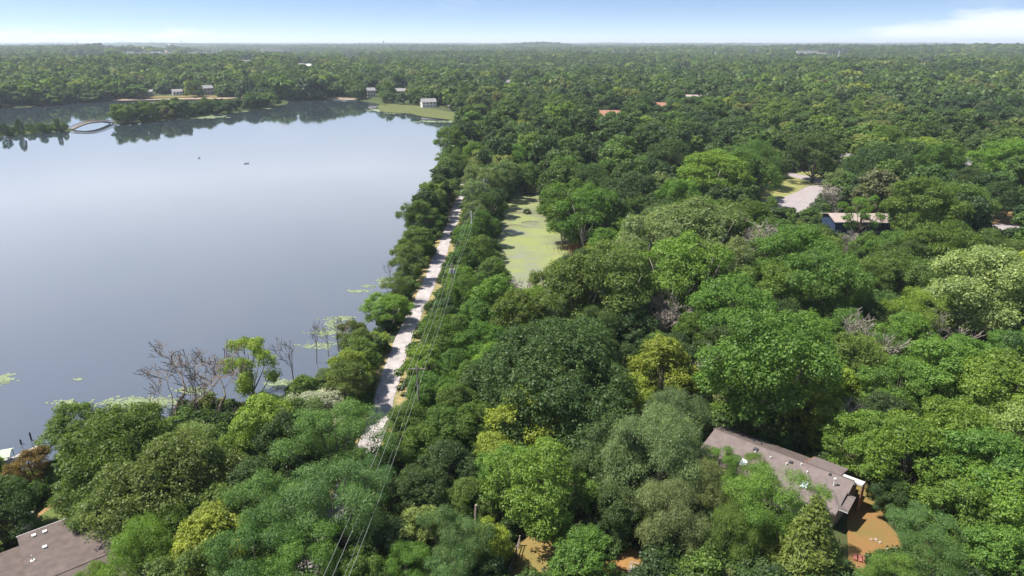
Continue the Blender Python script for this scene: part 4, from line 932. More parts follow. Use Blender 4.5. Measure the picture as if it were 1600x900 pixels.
# the rest of the near wood: spaced candidates, nearest first
rng = np.random.default_rng(23); rr_ = random.Random(8)
N = 60000; dd = 40+np.sqrt(rng.random(N))*760; aa = np.radians(rng.uniform(-48, 48, N)); cx = np.sin(aa)*dd; cy_ = np.cos(aa)*dd
s = shore(cx, cy_); ok = (s > 1.5) & ~clear_at(cx, cy_, 2.5)
px, py, d_ = proj(cx, cy_, 8.0); ok &= (px > -260) & (px < 1860) & (py < 1080)
cx, cy_, s = cx[ok], cy_[ok], s[ok]; order = np.argsort(np.hypot(cx, cy_)+rng.uniform(0, 14, len(cx))); cx, cy_, s = cx[order], cy_[order], s[order]
grid = {}; CELL = 12.0
def addg(x, y, R): grid.setdefault((int(x//CELL), int(y//CELL)), []).append((x, y, R))
def close(x, y, R, f):
    i, j = int(x//CELL), int(y//CELL)
    for a in (-1, 0, 1):
        for b_ in (-1, 0, 1):
            for (u, v, r) in grid.get((i+a, j+b_), ()):
                if (x-u)**2+(y-v)**2 < (f*(R+r))**2: return True
    return False
for tr in TREES: addg(tr['x'], tr['y'], tr['R'] if tr['sp'] != 'dead' else 1.5)
MID = []; left = 300-len([q for q in TREES if q['sp'] != 'dead'])
pal = ['dark']*3+['mid']*6+['fresh']*6+['olive']*3+['grey']*2+['lime']*2+['yellow']+['bluish']*2+['pale']
for x, y, s_ in zip(cx, cy_, s):
    d = math.hypot(x, y); R = rr_.choice([3.8, 4.6, 5.4, 6.2, 7.0, 8.2, 5.0])*rr_.uniform(.9, 1.1)*(1+.38*float(sstep(d, 170, 380)))
    if close(x, y, R, .66): continue
    a1_, b1_, _ = proj(x, y, 13.0); a2_, b2_, _ = proj(x, y, 19.0)
    if d < 90 and b2_ < 905 and b1_ > 800: continue
    sp = rr_.choice(['oak', 'maple', 'maple', 'elm', 'elm', 'boxelder', 'cottonwood', 'oak', 'locust', 'boxelder'])
    pr = SPEC[sp][0]; h = min(max(R*pr['h']/pr['R'], 8), 19)*rr_.uniform(.88, 1.1)
    z = float(ground(np.array(x), np.array(y), np.array(s_)))
    if inside(ISLES[1], np.array(x), np.array(y)): continue
    if inside(ISLES[0], np.array(x), np.array(y)): h *= .72; R *= .85
    if blocks(x, y, z, R, h):
        R = 2.6; h = 5.0
        if d > 260 or close(x, y, R, .7) or blocks(x, y, z, R, h): continue
        sp = 'shrub'
    addg(x, y, R)
    vpx, vpy, _ = proj(x, y, z+h*.8)
    if left > 0 and -70 < vpx < 1670 and vpy < 960:
        put_tree(x, y, R, h, sp, rr_.choice(pal), None, .15, rr_); left -= 1
    else: MID.append((x, y, z, R, h))
print('individual', len(TREES), 'mid', len(MID), 'farthest', max(math.hypot(q['x'], q['y']) for q in TREES))

# ------------------------------------------------------------ labels: what each tree is and what it stands beside
for tr in TREES:
    a, b_, c_ = proj(tr['x'], tr['y'], tr['z']+tr['h']*.65); tr['px'], tr['py'], tr['pw'] = float(a), float(b_), float(F*tr['R']*2/c_)
MARKS = [('the brown roof at lower left', 60, 860), ('the swimming dock', 20, 710), ('the open-branched lakeside tree', 385, 545), ('the silvery lakeside trees', 500, 600), ('the near end of the gravel path', 590, 650), ('the middle of the gravel path', 655, 470), ('the far end of the gravel path', 720, 300),
         ('the first power pole', 655, 600), ('the second power pole', 705, 450), ('the power wires at the bottom', 570, 820), ('the duckweed pond', 820, 360), ('the very large dark oak', 860, 575), ('the layered yellow green tree', 820, 655), ('the dry lawn at the bottom', 845, 880), ('the largest grey willow', 1030, 705),
         ('the long brown roof', 1220, 720), ('the orange bare earth', 1365, 800), ('the conical evergreen', 1270, 835), ('the big rounded elm', 1205, 575), ('the blue green feathery dome', 1392, 552), ('the lime green feathery tree', 1446, 492), ('the broad pale green tree at right', 1530, 455), ('the navy blue house', 1350, 350),
         ('the mown lawn', 1240, 290), ('the brown field at right', 1580, 345), ('the brown dead tree', 1160, 430), ('the tall light cottonwood', 1085, 365), ('the grey roof beyond the road', 1320, 254), ('the orange flat roof', 955, 178), ('the marsh at the far shore', 690, 180), ('the lower right corner', 1600, 880), ('the right edge above the dead trees', 1600, 600)]
ORD = ['nearest', 'second nearest', 'third nearest', 'fourth nearest', 'fifth nearest', 'sixth nearest', 'seventh nearest', 'eighth nearest', 'ninth nearest', 'tenth nearest', 'eleventh nearest', 'twelfth nearest', 'thirteenth nearest', 'fourteenth nearest']
bins = {}
for tr in TREES:
    if tr['label']: continue
    bd = None
    for (nm, mx_, my_) in MARKS:
        dx = tr['px']-mx_; dy = (tr['py']-my_)*1.5; q = math.hypot(dx, dy)
        if bd is None or q < bd[0]: bd = (q, nm, dx, dy)
    q, nm, dx, dy = bd
    side = ('right of' if dx > 0 else 'left of') if abs(dx) > abs(dy) else ('below' if dy > 0 else 'above')
    key = (nm, side, FORM[tr['sp']], NICE[tr['col']], WORD[tr['sp']]); bins.setdefault(key, []).append((q, tr))
for (nm, side, fm, nc, wd), lst in bins.items():
    lst.sort(key=lambda a: a[0])
    for i, (q, tr) in enumerate(lst):
        pre = '' if len(lst) == 1 else ORD[min(i, 13)]+' '
        tr['o']['label'] = f"{pre}{fm} {nc} {wd} {side} {nm}"
for tr in TREES:
    o = tr['o']
    if tr['sp'] != 'dead': o['group'] = 'shrubs at the edge of the wood' if tr['sp'] == 'shrub' else 'leafy trees of the near wood'
    else: o['group'] = 'leafless dead trees'

# ------------------------------------------------------------ the wood beyond, one mass
PRO = []
def proto(me, nm):
    o = bpy.data.objects.new(nm, me); PRO.append(o); return o
for i, (pf, R) in enumerate([('dome', 6.5), ('oval', 5.5), ('vase', 6.5), ('column', 5.5), ('dome', 5.8), ('oval', 6.2)]):
    proto(lowtree('wood_mid', 40+i, R, 1.0, 13.0+i % 3, pf, 13, 26, 20, .32, .85), f'p{i:02d}')
for i, (pf, R) in enumerate([('dome', 6.5), ('oval', 6.0), ('dome', 6.0), ('vase', 6.5)]):
    proto(lowtree('wood_far', 60+i, R, 1.0, 12.5+i, pf, 10, 12, 8, .85, 1.25), f'p{6+i:02d}')
proto(lowtree('undergrowth_clump', 71, 2.3, -.2, 2.6, 'dome', 8, 16, 22, .145, .5), 'p10')
proto(lowtree('undergrowth_tall', 72, 2.2, -.2, 3.8, 'oval', 9, 16, 22, .145, .5), 'p11')
pcol = bpy.data.collections.new('wood_kinds')
for o in PRO: pcol.objects.link(o)
def scatter(name, P, idx, rot, scl, label, cat):
    me = bpy.data.meshes.new(name); n = len(P); me.vertices.add(n); me.vertices.foreach_set('co', np.asarray(P, np.float32).ravel())
    for nm, ty, v in (('idx', 'INT', idx), ('rot', 'FLOAT', rot)):
        a = me.attributes.new(nm, ty, 'POINT'); a.data.foreach_set('value', np.asarray(v, np.int32 if ty == 'INT' else np.float32))
    a = me.attributes.new('scl', 'FLOAT_VECTOR', 'POINT'); a.data.foreach_set('vector', np.asarray(scl, np.float32).ravel())
    me.update(); o = bpy.data.objects.new(name, me); COL.objects.link(o)
    ng = bpy.data.node_groups.new(name, 'GeometryNodeTree')
    ng.interface.new_socket('Geometry', in_out='INPUT', socket_type='NodeSocketGeometry'); ng.interface.new_socket('Geometry', in_out='OUTPUT', socket_type='NodeSocketGeometry')
    g = NT(ng); gi = g.n('NodeGroupInput'); go = g.n('NodeGroupOutput')
    ci = g.n('GeometryNodeCollectionInfo'); ci.inputs['Collection'].default_value = pcol; ci.inputs['Separate Children'].default_value = True; ci.inputs['Reset Children'].default_value = True
    ip = g.n('GeometryNodeInstanceOnPoints'); ip.inputs['Pick Instance'].default_value = True
    def na(nm, ty): q = g.n('GeometryNodeInputNamedAttribute', data_type=ty); q.inputs['Name'].default_value = nm; return q.outputs['Attribute']
    g.l(gi.outputs[0], ip.inputs['Points']); g.l(ci.outputs[0], ip.inputs['Instance']); g.l(na('idx', 'INT'), ip.inputs['Instance Index'])
    cx_ = g.n('ShaderNodeCombineXYZ'); g.l(na('rot', 'FLOAT'), cx_.inputs[2]); g.l(cx_.outputs[0], ip.inputs['Rotation'])
    g.l(na('scl', 'FLOAT_VECTOR'), ip.inputs['Scale']); g.l(ip.outputs[0], go.inputs[0])
    md = o.modifiers.new('scatter', 'NODES'); md.node_group = ng
    tag(o, label, cat, None, 'stuff'); return o
rng = np.random.default_rng(77)
PX = []; IX = []; SX = []
for x, y, z, R, h in MID:
    k = rng.integers(0, 6) if math.hypot(x, y) < 640 else 6+rng.integers(0, 4)
    PX.append((x, y, z)); IX.append(k); SX.append((R/6., R/6., h/13.5))
def ring(d0, d1, sp, sc):
    n = int(math.radians(96)*(d1*d1-d0*d0)/2/sp**2)
    dd = np.sqrt(rng.uniform(d0*d0, d1*d1, n)); aa = np.radians(rng.uniform(-48, 48, n)); x = np.sin(aa)*dd; y = np.cos(aa)*dd
    s = shore(x, y) if d0 < 1500 else np.full(n, 999.); z = ground(x, y, s); R = 6.2*sc*rng.uniform(.55, 1.5, n)**1.1; h = (13.5*(.55+.45*min(sc, 1.7)))*rng.uniform(.6, 1.35, n)
    ok = s > 3
    if d0 < 1500: ok &= ~clear_at(x, y, 3)
    ok &= ~zone_hit(x, y, z, R, h)
    # open hill top far away on the left
    ax = np.degrees(np.arctan2(x, y)); ok &= ~((np.abs(ax+27.4) < 2.2) & (dd > 2850) & (dd < 3720))
    x, y, z, R, h = x[ok], y[ok], z[ok], R[ok], h[ok]
    PX.extend(zip(x, y, z)); IX.extend(6+rng.integers(0, 4, len(x))); SX.extend(zip(R/6., R/6., h/13.5))
ring(800, 2400, 10.6, 1.32); ring(2400, 5200, 16.5, 1.75); ring(5200, 13000, 42, 3.6); ring(13000, 24000, 120, 9)
print('wood instances', len(PX))
scatter('distant_wood', PX, IX, rng.uniform(0, 6.28, len(PX)), SX, 'dense summer wood that runs on from the near trees to the horizon', 'forest')
# small bushes of the island strip and thin growth under the trees
n = 60000; dd = np.sqrt(rng.uniform(30**2, 620**2, n)); aa = np.radians(rng.uniform(-50, 50, n)); x = np.sin(aa)*dd; y = np.cos(aa)*dd
s = shore(x, y); z = ground(x, y, s); ok = (s > .4) & ~clear_at(x, y, 1.0)
px, pyt, d_ = proj(x, y, z+2.6); 
for v in VIS[1:]: ok &= ~inside(v, px, pyt)
ok &= ~(inside(VIS[0], px, pyt) & (y < 300) & (s > 1.5))
ok &= ~(inside(ISLES[1], x, y) & (rng.random(len(x)) < .75))
x, y, z = x[ok], y[ok], z[ok]; k = rng.uniform(.6, 1.25, len(x))
scatter('undergrowth', np.stack([x, y, z], 1), 10+rng.integers(0, 2, len(x)), rng.uniform(0, 6.28, len(x)), np.stack([k, k, k*rng.uniform(.6, 1.1, len(x))], 1), 'bushes and saplings that fill the ground under and between the trees', 'undergrowth')
# trees along the island strip and the near side of the small islet

# ------------------------------------------------------------ bare hill top on the horizon
b = B(); hx = [math.radians(-27.4+1.9*math.cos(a)) for a in np.linspace(0, 2*math.pi, 25)[:-1]]; hd = [3300+420*math.sin(a) for a in np.linspace(0, 2*math.pi, 25)[:-1]]
pts = []
cxh, cyh = math.sin(math.radians(-27.4))*3300, math.cos(math.radians(-27.4))*3300
for rr in (1, .66, .33):
    pts.append([(cxh+(math.sin(a)*d-cxh)*rr, cyh+(math.cos(a)*d-cyh)*rr) for a, d in zip(hx, hd)])
Zf = lambda q: (*q, gz(*q)+1.5)
for k in range(2):
    for j in range(24): b.poly([Zf(pts[k][j]), Zf(pts[k][(j+1) % 24]), Zf(pts[k+1][(j+1) % 24]), Zf(pts[k+1][j])])
b.poly([Zf(q) for q in pts[2]])
tag(b.build('dry_hill', mat('dry_hill_grass', (.22, .13, .085), 1, var=.15, scale=.01)), kind='structure')

# ------------------------------------------------------------ foot bridge
WOOD = mat('weathered_wood', (.30, .245, .20), .9, var=.2, scale=4); WOODP = mat('pale_wood', (.56, .46, .38), .9, var=.15, scale=4); POLE = mat('pole_wood', (.20, .165, .14), .95, var=.2, scale=3)
a_ = at(112, 201, .8); c_ = at(174, 191.5, .8); v_ = c_-a_; Lb = math.hypot(v_.x, v_.y); fb = empty('foot_bridge', (a_.x, a_.y, .6), math.atan2(v_.y, v_.x), 'arched wooden foot bridge between the islets at the left edge', 'bridge')
bz = lambda t: 2.7*math.sin(math.pi*t)**.9 if 0 < t < 1 else 0
NB = 26
for k in range(NB):
    t0, t1 = k/NB, (k+1)/NB
    B().slab([(Lb*t0+.02, -1.6, bz(t0)+.3), (Lb*t1-.02, -1.6, bz(t1)+.3), (Lb*t1-.02, 1.6, bz(t1)+.3), (Lb*t0+.02, 1.6, bz(t0)+.3)], .28).build('plank', WOOD, fb)
for s_ in (-1, 1):
    B().tube([(Lb*t, s_*1.75, bz(t)+1.5) for t in np.linspace(0, 1, 25)], .17, 6).build('handrail', WOOD, fb)
    B().tube([(Lb*t, s_*1.4, bz(t)-.35) for t in np.linspace(0, 1, 25)], .35, 6).build('girder', POLE, fb)
    for k in range(NB+1):
        t = k/NB; B().box(Lb*t-.14, Lb*t+.14, s_*1.75-.12, s_*1.75+.12, bz(t)-.2, bz(t)+1.45).build('post', WOOD, fb)

# ------------------------------------------------------------ power line
poles = []
for i, (x, y) in enumerate([(-17.0, 44), (-14.6, 94.5), (-13.4, 146), (-12.0, 196), (-10.2, 247), (-8.6, 298), (-7, 349)]):
    z = gz(x, y); h = 11.2-z*0+1.2
    e = empty('power_pole', (x, y, z), .03, ['', 'nearest power pole, its crossarm showing in the foliage beside the path', 'second power pole, with a transformer, right of the path', 'third power pole, slim and pale before dark trees', 'fourth power pole in the row beyond the pond', 'fifth power pole in the row', 'farthest power pole in the row'][i] or 'power pole just below the picture that the wires run to', 'power pole', 'power poles in a row along the path')
    top = h-z+.6
    B().tube([(0, 0, -.5), (0, 0, top+.3)], [.18, .12], 8).build('pole', PALE if i > 2 else POLE, e)
    B().box(-1.35, 1.35, -.08, .08, top-.35, top-.2).build('crossarm', POLE, e)
    for xx in (-1.2, -.35, 1.2): B().tube([(xx, 0, top-.2), (xx, 0, top-.02)], [.06, .04], 6).build('insulator', STEEL, e)
    if i == 2: B().tube([(.35, -.1, top-2.0), (.35, -.1, top-1.0)], .3, 10).tube([(-.4, -.1, top-1.9), (-.4, -.1, top-1.0)], .27, 10).build('transformer', STEEL, e)
    poles.append((x, y, z+top))
WIRE = mat('aluminium_wire', (.30, .31, .29), .5, metal=.2)
for off, dz_, lb in ((-1.2, 0, 'leftmost of the three upper power wires'), (-.35, 0, 'middle one of the three upper power wires'), (1.2, 0, 'rightmost of the three upper power wires'), (.1, -1.6, 'thin lower wire below the three power wires')):
    P = [(poles[0][0]+off-1.8, poles[0][1]-34, poles[0][2]+dz_)]
    for i in range(len(poles)):
        x, y, z = poles[i]
        if i:
            x0, y0, z0 = poles[i-1]
            for k in range(1, 10): t_ = k/10; P.append((x0+(x-x0)*t_+off, y0+(y-y0)*t_, z0+(z-z0)*t_+dz_-1.1*4*t_*(1-t_)))
        P.append((x+off, y, z+dz_))
    tag(B().tube(P, .019 if dz_ == 0 else .012, 4).build('power_wire', WIRE), lb, 'wire', 'wires of the power line')

# ------------------------------------------------------------ swimming docks at lower left
GREEND = mat('green_canopy', (.45, .56, .33), .7, var=.08); SAND = mat('pale_concrete', (.36, .325, .30), .95, var=.1, scale=2)
def M2(px, py, z): return at(px, py, z)
p = M2(-8, 716, 1.6); e = empty('boat_lift', (p.x, p.y, .0), rad(22), 'boat lift with a pale green canopy at the left edge of the lake', 'boat lift')
B().slab([(-3.2, -1.3, 2.1), (2.2, -1.3, 2.1), (2.2, 0, 2.6), (-3.2, 0, 2.6)], .08).slab([(-3.2, .01, 2.6), (2.2, .01, 2.6), (2.2, 1.3, 2.1), (-3.2, 1.3, 2.1)], .08).build('canopy', GREEND, e)
for sx in (-3, 2):
    for sy in (-1.15, 1.15): B().tube([(sx, sy, -1), (sx, sy, 2.1)], .05, 6).build('post', STEEL, e)
B().box(-3, 2, -.9, -.75, .3, .45).box(-3, 2, .75, .9, .3, .45).build('cradle', STEEL, e)
def boat(x, y, rz, ln, m_, label):
    e = empty('motor_boat', (x, y, .0), rz, label, 'boat'); b = B(); w_ = ln*.19
    sec = [(-.5, .85, .05), (-.2, 1, 0), (.2, .9, .0), (.4, .5, .06), (.5, .04, .16)]
    rings = []
    for (t_, ww, zz) in sec: rings.append([(t_*ln, -w_*ww, .62+zz), (t_*ln, -w_*ww*.6, -.1), (t_*ln, w_*ww*.6, -.1), (t_*ln, w_*ww, .62+zz)])
    for i in range(len(rings)-1):
        for j in range(3): b.poly([rings[i][j], rings[i+1][j], rings[i+1][j+1], rings[i][j+1]])
    b.poly(rings[0]); b.poly([(r[0][0], r[0][1]*.8, .45) for r in rings]+[(r[3][0], r[3][1]*.8, .45) for r in rings[::-1]])
    b.build('hull', m_, e); B().box(ln*.05, ln*.12, -w_*.7, w_*.7, .5, 1.05).build('windscreen', SKYL, e); B().box(-ln*.56, -ln*.5, -.18, .18, .1, 1.0).build('outboard_motor', DARK, e)
    for xx in (-.25, -.02): B().box(ln*xx-.2, ln*xx+.2, -w_*.6, w_*.6, .45, .75).build('seat', WOODP, e)
p = M2(-14, 727, .3); boat(p.x, p.y, rad(24), 5.6, WHITE, 'white motor boat under the pale green canopy')
def dock(P, w_, label):
    e = empty('dock', (P[0].x, P[0].y, .5), math.atan2(P[1].y-P[0].y, P[1].x-P[0].x), label, 'dock'); ln = (P[1]-P[0]).length; n = max(3, int(ln/.55))
    if n < 60:
        for k in range(n): B().box(ln*k/n, ln*(k+1)/n-.04, -w_/2, w_/2, 0, .07).build('plank', SAND, e)
    else: B().box(0, ln, -w_/2, w_/2, 0, .07).build('decking', SAND, e)
    for t_ in np.linspace(0.03, .97, max(2, int(ln/4))):
        for s_ in (-1, 1): B().tube([(ln*t_, s_*(w_/2+.08), -1.6), (ln*t_, s_*(w_/2+.08), .6)], .07, 6).build('piling', POLE, e)
dock([M2(-30, 742, .5), M2(64, 697, .5)], 1.3, 'pale dock running behind the russet tree at the left edge')
dock([M2(38, 800, 1.6), M2(28, 755, .5)], 1.5, 'short dock reaching from the stone steps into the lake')
for (a, b1, hh, lb) in ((49, 688, 1.5, 'taller dark post standing in the water off the dock'), (33, 694, .9, 'shorter dark post standing in the water off the dock')):
    p = M2(a, b1, 0); tag(B().tube([(0, 0, -1.5), (0, 0, hh-.1), (0, 0, hh)], [.13, .13, .04], 8).build('mooring_post', DARK), lb, 'post').location = p
# stone steps down to the dock
p0 = M2(33, 836, 2.2); p1 = M2(44, 795, 1.4); e = empty('stone_steps', (p0.x, p0.y, 1.2), math.atan2(p1.y-p0.y, p1.x-p0.x), 'pale stone steps leading down to the lake at lower left', 'steps'); ln = (p1-p0).length
for k in range(9): B().box(ln*k/9, ln*(k+1)/9-.05, -.75, .75, .0, 1.15-.1*k+random.uniform(-.01, .01)).build('step', SAND, e)
# white pole leaning against the lower left trees
p0 = M2(192, 816, 3.2); p1 = M2(222, 850, 3.0)
tag(B().tube([p0, p1], .07, 6).build('white_rail', WHITE), 'thin white rail sloping past the right end of the brown roof at lower left', 'rail')

# ------------------------------------------------------------ far docks and boats
for i, (a, b1, ln, rz, lb) in enumerate([(527, 156.5, 9, .3, 'white boat moored at the far shore, left one of three'), (537, 157.5, 8, -.4, 'white boat moored at the far shore, middle of three'), (546, 156.5, 10, .1, 'white boat moored at the far shore, right one of three'), (208, 156.5, 9, .2, 'white boat at the left end of the beach')]):
    p = at(a, b1, 0); boat(p.x, p.y, rz, ln, WHITE, lb)
for (a, b1, lb) in ((311, 247, 'dark water bird afloat in the left part of the lake'), (383, 256, 'dark water bird afloat right of the other'), (387, 255.6, 'small water bird beside the right one')):
    p = at(a, b1, 0); q = B(); e = empty('duck', (p.x, p.y, 0), .6, lb, 'bird', 'water birds on the lake')
    for k, (r0, x0) in enumerate(((.0, -.55), (.22, -.3), (.3, 0), (.2, .3), (.0, .45))): pass
    B().tube([(-.6, 0, .3), (-.3, 0, .15), (0, 0, .12), (.35, 0, .15), (.5, 0, .22)], [.04, .2, .28, .2, .05], 8).build('body', DARK, e); B().tube([(.38, 0, .2), (.5, 0, .55), (.62, 0, .6), (.8, 0, .56)], [.09, .08, .12, .03], 6).build('head', DARK, e)

# ------------------------------------------------------------ lily pads: small flat leaves in drifts
LILY = mat('lily_leaf', (.17, .205, .10), .5, var=.25, scale=.8, coord='Object')
rng = np.random.default_rng(3); b = B()
def pads(px, py, wx, wy, n, r0=.28):
    for _ in range(n):
        p = at(px+rng.normal()*wx*.5, py+rng.normal()*wy*.5, .03); 
        if float(shore(np.array(p.x), np.array(p.y))) > .3: continue
        r = r0*rng.uniform(.6, 1.3)*max(1, p.y/130); a0 = rng.uniform(0, 6); k = 7
        b.poly([(p.x+r*math.cos(a0+6.0*j/k), p.y+r*math.sin(a0+6.0*j/k), .03+.0004*(_ % 20)) for j in range(k)])
for d_ in ((8, 592, 14, 6, 90), (121, 592, 6, 2, 16), (103, 632, 20, 7, 120), (200, 632, 46, 9, 380), (240, 628, 40, 7, 260), (300, 610, 24, 5, 120), (440, 600, 26, 9, 160), (515, 520, 30, 5, 110), (530, 498, 24, 4, 90), (590, 470, 12, 8, 60), (560, 455, 20, 2, 60), (575, 447, 10, 1.5, 30), (500, 540, 30, 5, 90), (520, 510, 12, 10, 80), (600, 440, 10, 6, 60)):
    pads(*d_)
for d_ in ((308, 182.5, 34, 2.2, 260), (345, 173.5, 36, 1.0, 120), (612, 172, 30, 2.6, 260), (400, 169, 14, 1, 60), (640, 176, 30, 2.0, 120), (690, 190, 50, 1.5, 90)): pads(*d_, .42)
tag(b.build('lily_pads', LILY), 'drifts of pale lily pads floating along the lake shore', 'water lilies', None, 'stuff')
# reeds by the pond
REED = mat('dry_reed', (.26, .15, .07), 1, var=.3, scale=1); b = B()
for (px, py, wx, wy, n) in ((930, 392, 50, 10, 1100), (905, 384, 30, 6, 500), (805, 488, 34, 9, 700), (835, 470, 20, 8, 300), (690, 372, 3, 3, 0)):
    for _ in range(n):
        p = at(px+rng.normal()*wx*.45, py+rng.normal()*wy*.45, .8); a = rng.uniform(0, 6.28); h = rng.uniform(1.2, 2.6); dx, dy = .07*math.cos(a), .07*math.sin(a); lx, ly = rng.normal(size=2)*.3
        b.poly([(p.x-dx, p.y-dy, .1), (p.x+dx, p.y+dy, .1), (p.x+lx, p.y+ly, h)])
tag(b.build('reeds', REED), 'rust coloured dry reeds fringing the duckweed pond', 'reeds', None, 'stuff')
# fallen branches in the pond
for (a, b1, ln, rz, lb) in ((795, 334, 9, .15, 'dead branch lying on the duckweed, farthest of three'), (815, 348, 6, -.05, 'short dead stick lying in the middle of the duckweed'), (790, 352, 8, -.35, 'dead branch reaching from the left bank over the duckweed')):
    p = at(a, b1, .2); q = B(); q.tube([(0, 0, .1), (ln*.5, .3, .45), (ln, .1, .15)], [.14, .1, .04], 6)
    for k in range(6): x = ln*(.25+.12*k); q.tube([(x, .2, .35), (x+rng.uniform(.4, 1.2), rng.uniform(-1.4, 1.4), rng.uniform(.2, 1.1))], [.05, .015], 4)
    o = q.build('fallen_branch', BARK_DARK); o.location = p; o.rotation_euler = (0, 0, rz); tag(o, lb, 'branch')
p = at(823, 333, .2); o = link('grass_tussock', SPEC['shrub'][0]['crown'], None); o.location = (p.x, p.y, -.1); o.scale = (.55, .55, .45); o.color = (.06, .09, .03, 1); tag(o, 'dark green tussock standing alone in the duckweed pond', 'grass')

# ------------------------------------------------------------ yard things
# utility trailer with metal rails on the dry lawn
p = at(1000, 896, 2.6); e = empty('utility_trailer', (p.x, p.y, gz(p.x, p.y)), rad(-22), 'small utility trailer with metal side rails on the dry lawn at the bottom', 'trailer')
B().box(-1.25, 1.25, -.8, .8, .45, .55).build('bed', WOOD, e)
for (x0, y0, x1, y1) in ((-1.25, -.8, 1.25, -.8), (-1.25, .8, 1.25, .8), (-1.25, -.8, -1.25, .8), (1.25, -.8, 1.25, .8)): B().tube([(x0, y0, 1.0), (x1, y1, 1.0)], .04, 6).tube([(x0, y0, .6), (x0, y0, 1.0)], .035, 6).build('rail', STEEL, e)
B().tube([(1.25, 0, .5), (2.3, 0, .5)], .05, 6).build('drawbar', STEEL, e)
for s_ in (-1, 1): w_ = B().tube([(-.1, s_*.84, .32), (-.1, s_*1.02, .32)], .32, 14).build('wheel', DARK, e); B().tube([(-.1, s_*1.02, .32), (-.1, s_*1.04, .32)], .16, 10).build('rim', PALE, w_)
# board fence left of the dry lawn
F0 = at(796, 905, 2); F1 = at(812, 855, 2); e = empty('rail_fence', (F0.x, F0.y, gz(F0.x, F0.y)), math.atan2(F1.y-F0.y, F1.x-F0.x), 'weathered post and rail fence at the left edge of the dry lawn', 'fence'); ln = (F1-F0).length
for k in range(4): B().tube([(ln*k/3, 0, -.3), (ln*k/3, 0, 1.5)], .09, 6).build('post', WOOD, e)
for zz in (.5, 1.1):
    for k in range(3): B().box(ln*k/3+.09, ln*(k+1)/3-.09, -.03, .03, zz, zz+.14).build('rail', WOOD, e)
p = at(744, 835, 3.5); tag(B().tube([(0, 0, -3.5), (0, 0, 2.6), (.05, 0, 3.8)], [.2, .16, .13], 8).build('tree_stub', WOOD), 'bare weathered trunk stub behind the yellowing shrubby tree', 'tree stub').location = (p.x, p.y, 4.0)
p = at(744, 800, 6.0)
# red timber terrace steps
REDW = mat('red_timber', (.30, .115, .085), .85, var=.15, scale=3)
for (px, py, ln, lb, n) in ((1334, 868, 3.2, 'upper flight of red timber steps on the orange earth', 6), (1338, 886, 3.6, 'lower flight of red timber steps on the orange earth', 7)):
    p = at(px, py, 2.6); e = empty('timber_steps', (p.x, p.y, gz(p.x, p.y)), rad(-24), lb, 'steps')
    for k in range(n): B().box(k*ln/n, k*ln/n+.36, -.55, .55, .02, .34-.04*k).build('tread', REDW, e)
    B().box(-.1, ln, .56, .66, .02, .2).build('edging', REDW, e)
rk = random.Random(4)
for i in range(6):
    a, b1 = rk.choice([(1366, 838), (1378, 862), (1388, 868), (1396, 872), (1372, 845)]); p = at(a+rk.uniform(-10, 10), b1+rk.uniform(-6, 6), 2.3); s_ = rk.uniform(.15, .4); b = B()
    k8 = [Vector((x, y, z))*s_*rk.uniform(.8, 1.15) for z in (0, .7) for x, y in ((-1, -.7), (1, -.8), (1.1, .7), (-.9, .8))]
    b.v += [tuple(v) for v in k8]; b.f += [(0, 3, 2, 1), (4, 5, 6, 7), (0, 1, 5, 4), (1, 2, 6, 5), (2, 3, 7, 6), (3, 0, 4, 7)]
    o = b.build('boulder', ROOFT); o.location = (p.x, p.y, gz(p.x, p.y)+.05); o.rotation_euler = (0, 0, rk.uniform(0, 6)); tag(o, 'pale landscape boulder lying under the feathery trees on the orange earth', 'boulder', 'landscape boulders on the orange earth')
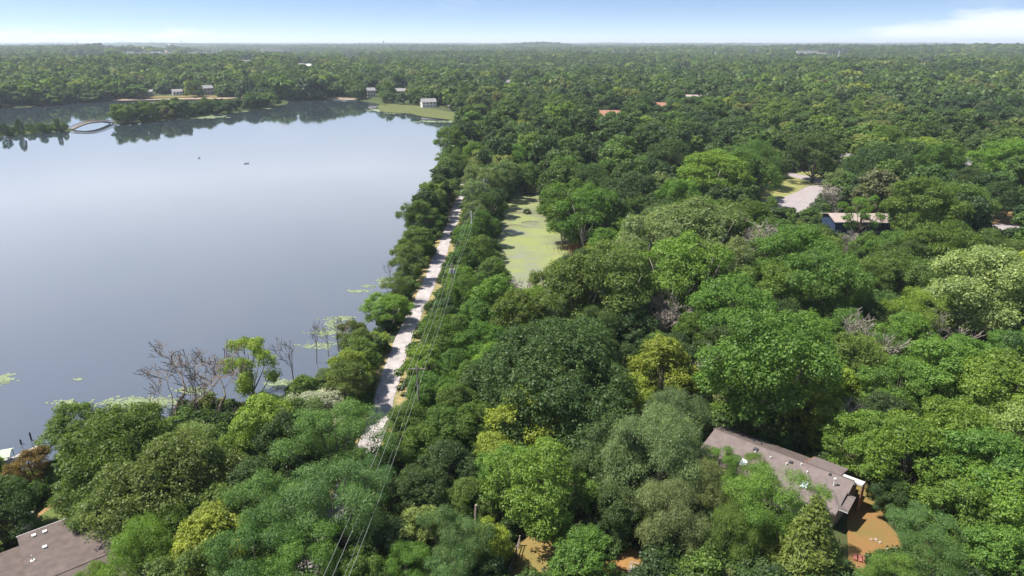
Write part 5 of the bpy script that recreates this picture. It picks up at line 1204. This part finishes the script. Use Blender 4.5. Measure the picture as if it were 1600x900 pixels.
# street lamp and a pole on the brown field at right, parked cars
p = at(1531, 325, 2); e = empty('street_lamp', (p.x, p.y, gz(p.x, p.y)), 2.4, 'pale pole standing by the driveway at the right before dark trees', 'pole'); B().tube([(0, 0, -.3), (0, 0, 6.4)], [.14, .09], 8).build('pole', PALE, e); B().tube([(0, 0, 6.3), (1.0, 0, 6.5)], .05, 6).box(.8, 1.4, -.12, .12, 6.42, 6.55).build('lamp_head', PALE, e)
def car(px, py, rz, m_, label):
    p = at(px, py, 2.4); e = empty('parked_car', (p.x, p.y, gz(p.x, p.y)+.12), rz, label, 'car')
    pr = [(-2.2, .35), (-2.25, .8), (-2.0, .95), (-1.5, 1.0), (-1.1, 1.42), (.4, 1.45), (1.1, 1.0), (2.0, .85), (2.25, .6), (2.2, .35)]; b = B()
    for i in range(len(pr)-1): b.poly([(pr[i][0], -.85, pr[i][1]), (pr[i][0], .85, pr[i][1]), (pr[i+1][0], .85, pr[i+1][1]), (pr[i+1][0], -.85, pr[i+1][1])])
    for s_ in (-1, 1): b.poly([(x, s_*.85, z) for x, z in pr][::s_])
    b.build('body', m_, e)
    for s_ in (-1, 1): B().poly([(-1.35, s_*.865, 1.0), (-1.05, s_*.865, 1.34), (.35, s_*.865, 1.38), (.95, s_*.865, 1.0)][::s_]).build('window', GLASS, e)
    for sx in (-1.4, 1.4):
        for s_ in (-1, 1): B().tube([(sx, s_*.7, .33), (sx, s_*.9, .33)], .33, 12).build('wheel', DARK, e)
car(1545, 364, .3, WHITE, 'white car on the driveway at the right edge'); car(1508, 364, .2, mat('red_paint', (.4, .06, .05), .35), 'dark red car on the driveway left of the white one')
# ------------------------------------------------------------ haze
hm = bpy.data.materials.new('haze'); hm.use_nodes = True; t = NT(hm.node_tree); hm.node_tree.nodes.clear()
pv = t.n('ShaderNodeVolumePrincipled'); pv.inputs['Color'].default_value = (.78, .87, 1, 1); pv.inputs['Density'].default_value = 0.00009; pv.inputs['Anisotropy'].default_value = .2
o_ = t.n('ShaderNodeOutputMaterial'); t.l(pv.outputs[0], o_.inputs['Volume'])
tag(B().box(-31000, 31000, -31000, 31000, -6, 130).build('haze', hm), kind='stuff')
